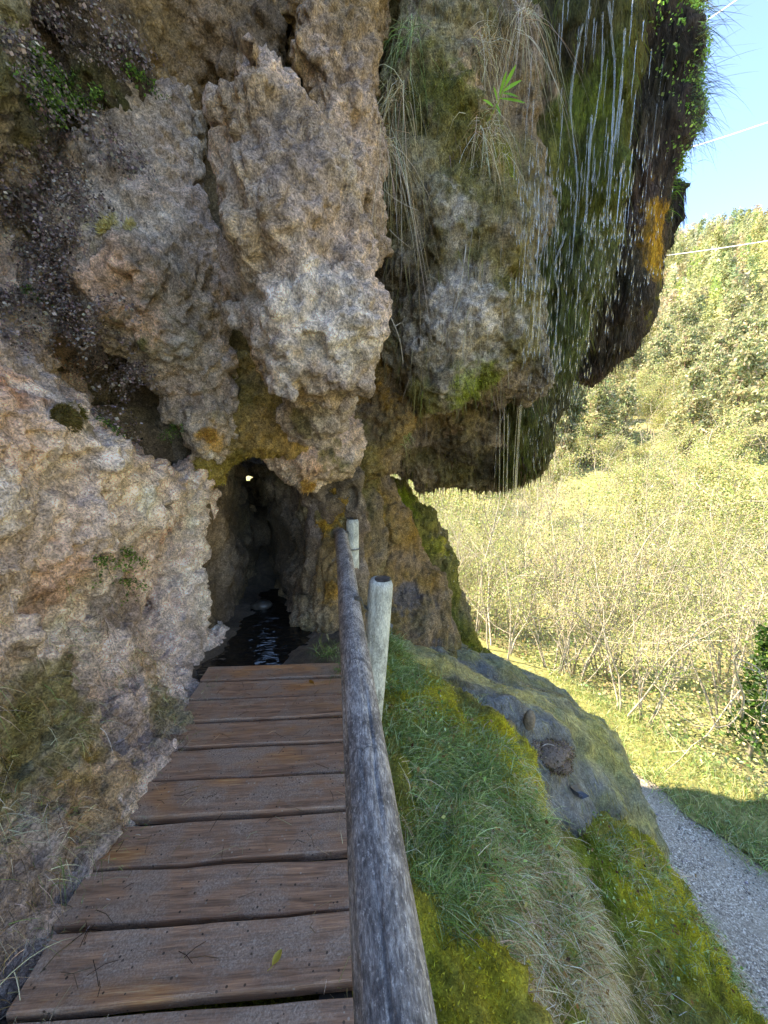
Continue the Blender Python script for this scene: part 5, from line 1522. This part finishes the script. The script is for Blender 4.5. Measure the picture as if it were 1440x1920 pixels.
rim_bush(1290, 150, 150, .45, 2, 'fan of thin blue green twigs against the sky in the middle of the rim', BLU, .6)
rim_bush(1285, 235, 110, .38, 3, 'drooping thin twigs at the lower end of the rim against the sky', BLU, 1.2)
rim_bush(1268, 340, 120, .16, 4, 'small green tuft on the black outer lobe against the sky', np.array([srgb(96, 138, 50), srgb(120, 165, 58)]), .6)

# ================================================================== THINGS: small things
# dark folded scrap, stump stub, brown dry cushion
p, nrm, z = pick(1085, 1478, ('bank', 'mound'))
mb = MB()
g = np.array([[(u, v) for v in np.linspace(-1, 1, 9)] for u in np.linspace(-1, 1, 11)]).reshape(-1, 2)
Vs = np.stack([g[:, 0] * .085, g[:, 1] * .05, .03 * np.sin(g[:, 0] * 4 + g[:, 1] * 2) + .025 * np.abs(g[:, 1])], 1)
top = np.concatenate([Vs, Vs - np.array([0, 0, .006])])
f = [(i * 9 + j, (i + 1) * 9 + j, (i + 1) * 9 + j + 1, i * 9 + j + 1) for i in range(10) for j in range(8)]
f += [tuple(99 + k for k in q[::-1]) for q in f]
mb.add(top, f)
o = obj('plastic_scrap', mb.mesh('plastic_scrap', M_PLASTIC), None, p + nrm * .045)
o.rotation_euler = (.5, .5, .4)
tag(o, 'dark blue grey folded scrap lying on the moss beside the brown cushion', 'scrap')
p, nrm, z = pick(1000, 1350, ('mound',))
o = rough_stone('rock_stub', p + np.array([0, 0, .05]), .06, (.9, .7, 1.7), mat_plain('stub_rock', srgb(112, 100, 84), .8, 0, .5, 50), 8)
tag(o, 'small dark pointed stub standing on the wet mound', 'rock')
p, nrm, z = pick(1045, 1405, ('bank', 'mound'))
rgc = np.random.default_rng(4)
e = empty('moss_cushion', p - nrm * .02); tag(e, 'dry brown moss cushion on the edge of the wet mound', 'moss cushion')
o = rough_stone('cushion', (0, 0, 0), .13, (1.5, 1.1, .5), mat_plain('dry_moss', srgb(118, 102, 88), 1.0, 0, .5, 60), 5); o.parent = e
for dx_, dy_, dz_, sc_ in [(.15, .07, -.05, .75), (-.16, .05, .05, .7), (.05, -.10, -.03, .6)]:
    o = obj('cushion', o.data, e); o.location = (dx_, dy_, dz_); o.scale = (sc_,) * 3; o.rotation_euler = (0, 0, dx_ * 9)
tips = []
for c_ in [ch for ch in e.children]:
    Vc, Nc = coords(c_.data)
    n = 1500; i = rgc.integers(0, len(Vc), n)
    D = Nc[i] + .6 * rand_unit(n, rgc); D /= np.linalg.norm(D, axis=1)[:, None]
    R_ = np.array(c_.rotation_euler.to_matrix()); sc_ = c_.scale[0]
    P = (Vc[i] * sc_) @ R_.T + np.array(c_.location) + rgc.normal(size=(n, 3)) * .008
    tips.append(blades(P - D * .004, D @ R_.T, rgc.uniform(.008, .028, n), .007, .3 + 0 * D[:, 0], jitter_cols(np.array([srgb(118, 100, 86), srgb(160, 142, 120), srgb(84, 70, 58), srgb(128, 118, 70)]), n, rgc, .35), rgc, 2))
V, F, c = join(tips)
obj('tips', mesh_np('tips', V, F, M_BLADE, c, False), e)['kind'] = 'stuff'
p, nrm, z = pick(135, 778, ('wall',))
e = empty('moss_cushion', p - nrm * .02); tag(e, 'round dark olive moss cushion on the pale left wall', 'moss cushion')
o = rough_stone('cushion', (0, 0, 0), .07, (.5, 1.0, .8), mat_plain('olive_moss', srgb(84, 76, 46), 1.0, 0, .5, 90), 6); o.parent = e
n = 1800; D = rand_unit(n, rgc); D[:, 0] = np.abs(D[:, 0])
V, F, c = blades(D * np.array([.034, .07, .056]), D, rgc.uniform(.008, .022, n), .004, .2 + 0 * D[:, 0], jitter_cols(np.array([srgb(96, 88, 50), srgb(72, 66, 36), srgb(120, 108, 66)]), n, rgc), rgc, 2)
obj('tips', mesh_np('tips', V, F, M_BLADE, c, False), e)

# fallen leaves and litter on the boardwalk
def fallen(name, px, py, L, w, ang, col, label):
    p = atz(px, py, .006)
    V = []
    for k in range(7):
        t_ = k / 6; ww = w * math.sin(math.pi * min(1, t_ * .9 + .05))
        V += [(t_ * L, -ww, .006 + .004 * t_), (t_ * L, 0, .001), (t_ * L, ww, .006)]
    f = []
    for k in range(6):
        i_ = 3 * k; f += [(i_, i_ + 3, i_ + 4, i_ + 1), (i_ + 1, i_ + 4, i_ + 5, i_ + 2)]
    e = empty(name, p, ang); tag(e, label, 'leaf')
    obj('blade', mesh_np('blade', V, f, M_LEAF, np.tile(np.append(col, 1), (len(V), 1))), e)
    mb = MB(); mb.tube([(0, 0, .003), (-L * .2, .002, .004), (-L * .4, .006, .003)], .001, 4, np.array(col) * .8)
    obj('stalk', mb.mesh('stalk', M_BLADE), e)
fallen('fallen_leaf', 511, 1812, .042, .012, 1.0, srgb(196, 180, 82), 'yellow fallen leaf lying on the nearest wide plank')
fallen('fallen_leaf', 588, 1283, .05, .014, 2.3, srgb(150, 104, 40), 'orange brown fallen leaf on a far plank near the tunnel')
fallen('fallen_leaf', 655, 1634, .02, .007, .4, srgb(170, 156, 74), 'tiny yellow leaf scrap at the plank end beside the handrail')
def litter(n):
    out = MB(); rl = np.random.default_rng(31)
    for j in range(n):
        x = -.95 + 1.0 * (rl.random() ** 1.6); y = rl.uniform(.5, 2.6)
        a = rl.uniform(0, 6.28); L = rl.uniform(.02, .10)
        p0 = np.array([x, y, .004]); p1 = p0 + np.array([math.cos(a) * L, math.sin(a) * L, .003]); pm = (p0 + p1) / 2 + np.array([rl.normal() * .006, rl.normal() * .006, .005])
        out.tube([p0, pm, p1], .0011, 3, jitter_cols(np.array([srgb(60, 48, 38), srgb(120, 100, 78), srgb(170, 152, 124)]), 1, rl)[0], caps=False)
    return out
tag(obj('needle_litter', litter(150).mesh('needle_litter', M_BLADE)), 'scattered dead needles and stems littering the planks', 'litter', kind='stuff')
# moss and grass growing out of the plank joints and along both edges
P, = [np.concatenate([np.stack([RNG.uniform(-.1, .06, 14), np.full(14, gy) + .02 + RNG.normal(size=14) * .008, np.full(14, -.02)], 1) for gy in gaps[:11]] + [np.stack([RNG.uniform(-.98, -.86, 26), RNG.uniform(.7, 2.6, 26), np.full(26, -.02)], 1) for q in range(22)])]
n = len(P); D = np.array([0, 0, 1.0]) + .9 * rand_unit(n, rng); D /= np.linalg.norm(D, axis=1)[:, None]
V, F, c = blades(P, D, rng.uniform(.02, .075, n), .0025, rng.uniform(.3, 1.2, n), jitter_cols(np.concatenate([GREEN, STRAW, STRAW]), n, rng), rng, 3)
tag(obj('grass', mesh_np('grass', V, F, M_BLADE, c, False)), 'sparse grass wisps growing along the plank ends and joints', 'grass', kind='stuff')

# ================================================================== THINGS: overhead cables
for (x0, y0, x1, y1, D0, D1, lab) in [(1240, 92, 1520, -102, 14, 9, 'short pale cable crossing the sky at the upper right corner'), (1200, 303, 1600, 172, 14, 9, 'pale cable across the blue sky above the ridge'), (1150, 490, 1620, 420, 13, 9, 'pale cable crossing in front of the wooded hillside')]:
    a, b = at(x0, y0, D0), at(x1, y1, D1)
    q = np.array([a + (b - a) * t_ + np.array([0, 0, -.25 * 4 * t_ * (1 - t_) * .3]) for t_ in np.linspace(-.5, 1.6, 40)])
    mb = MB(); mb.tube(q, .014, 6)
    tag(obj('overhead_cable', mb.mesh('overhead_cable', M_CABLE)), lab, 'cable')
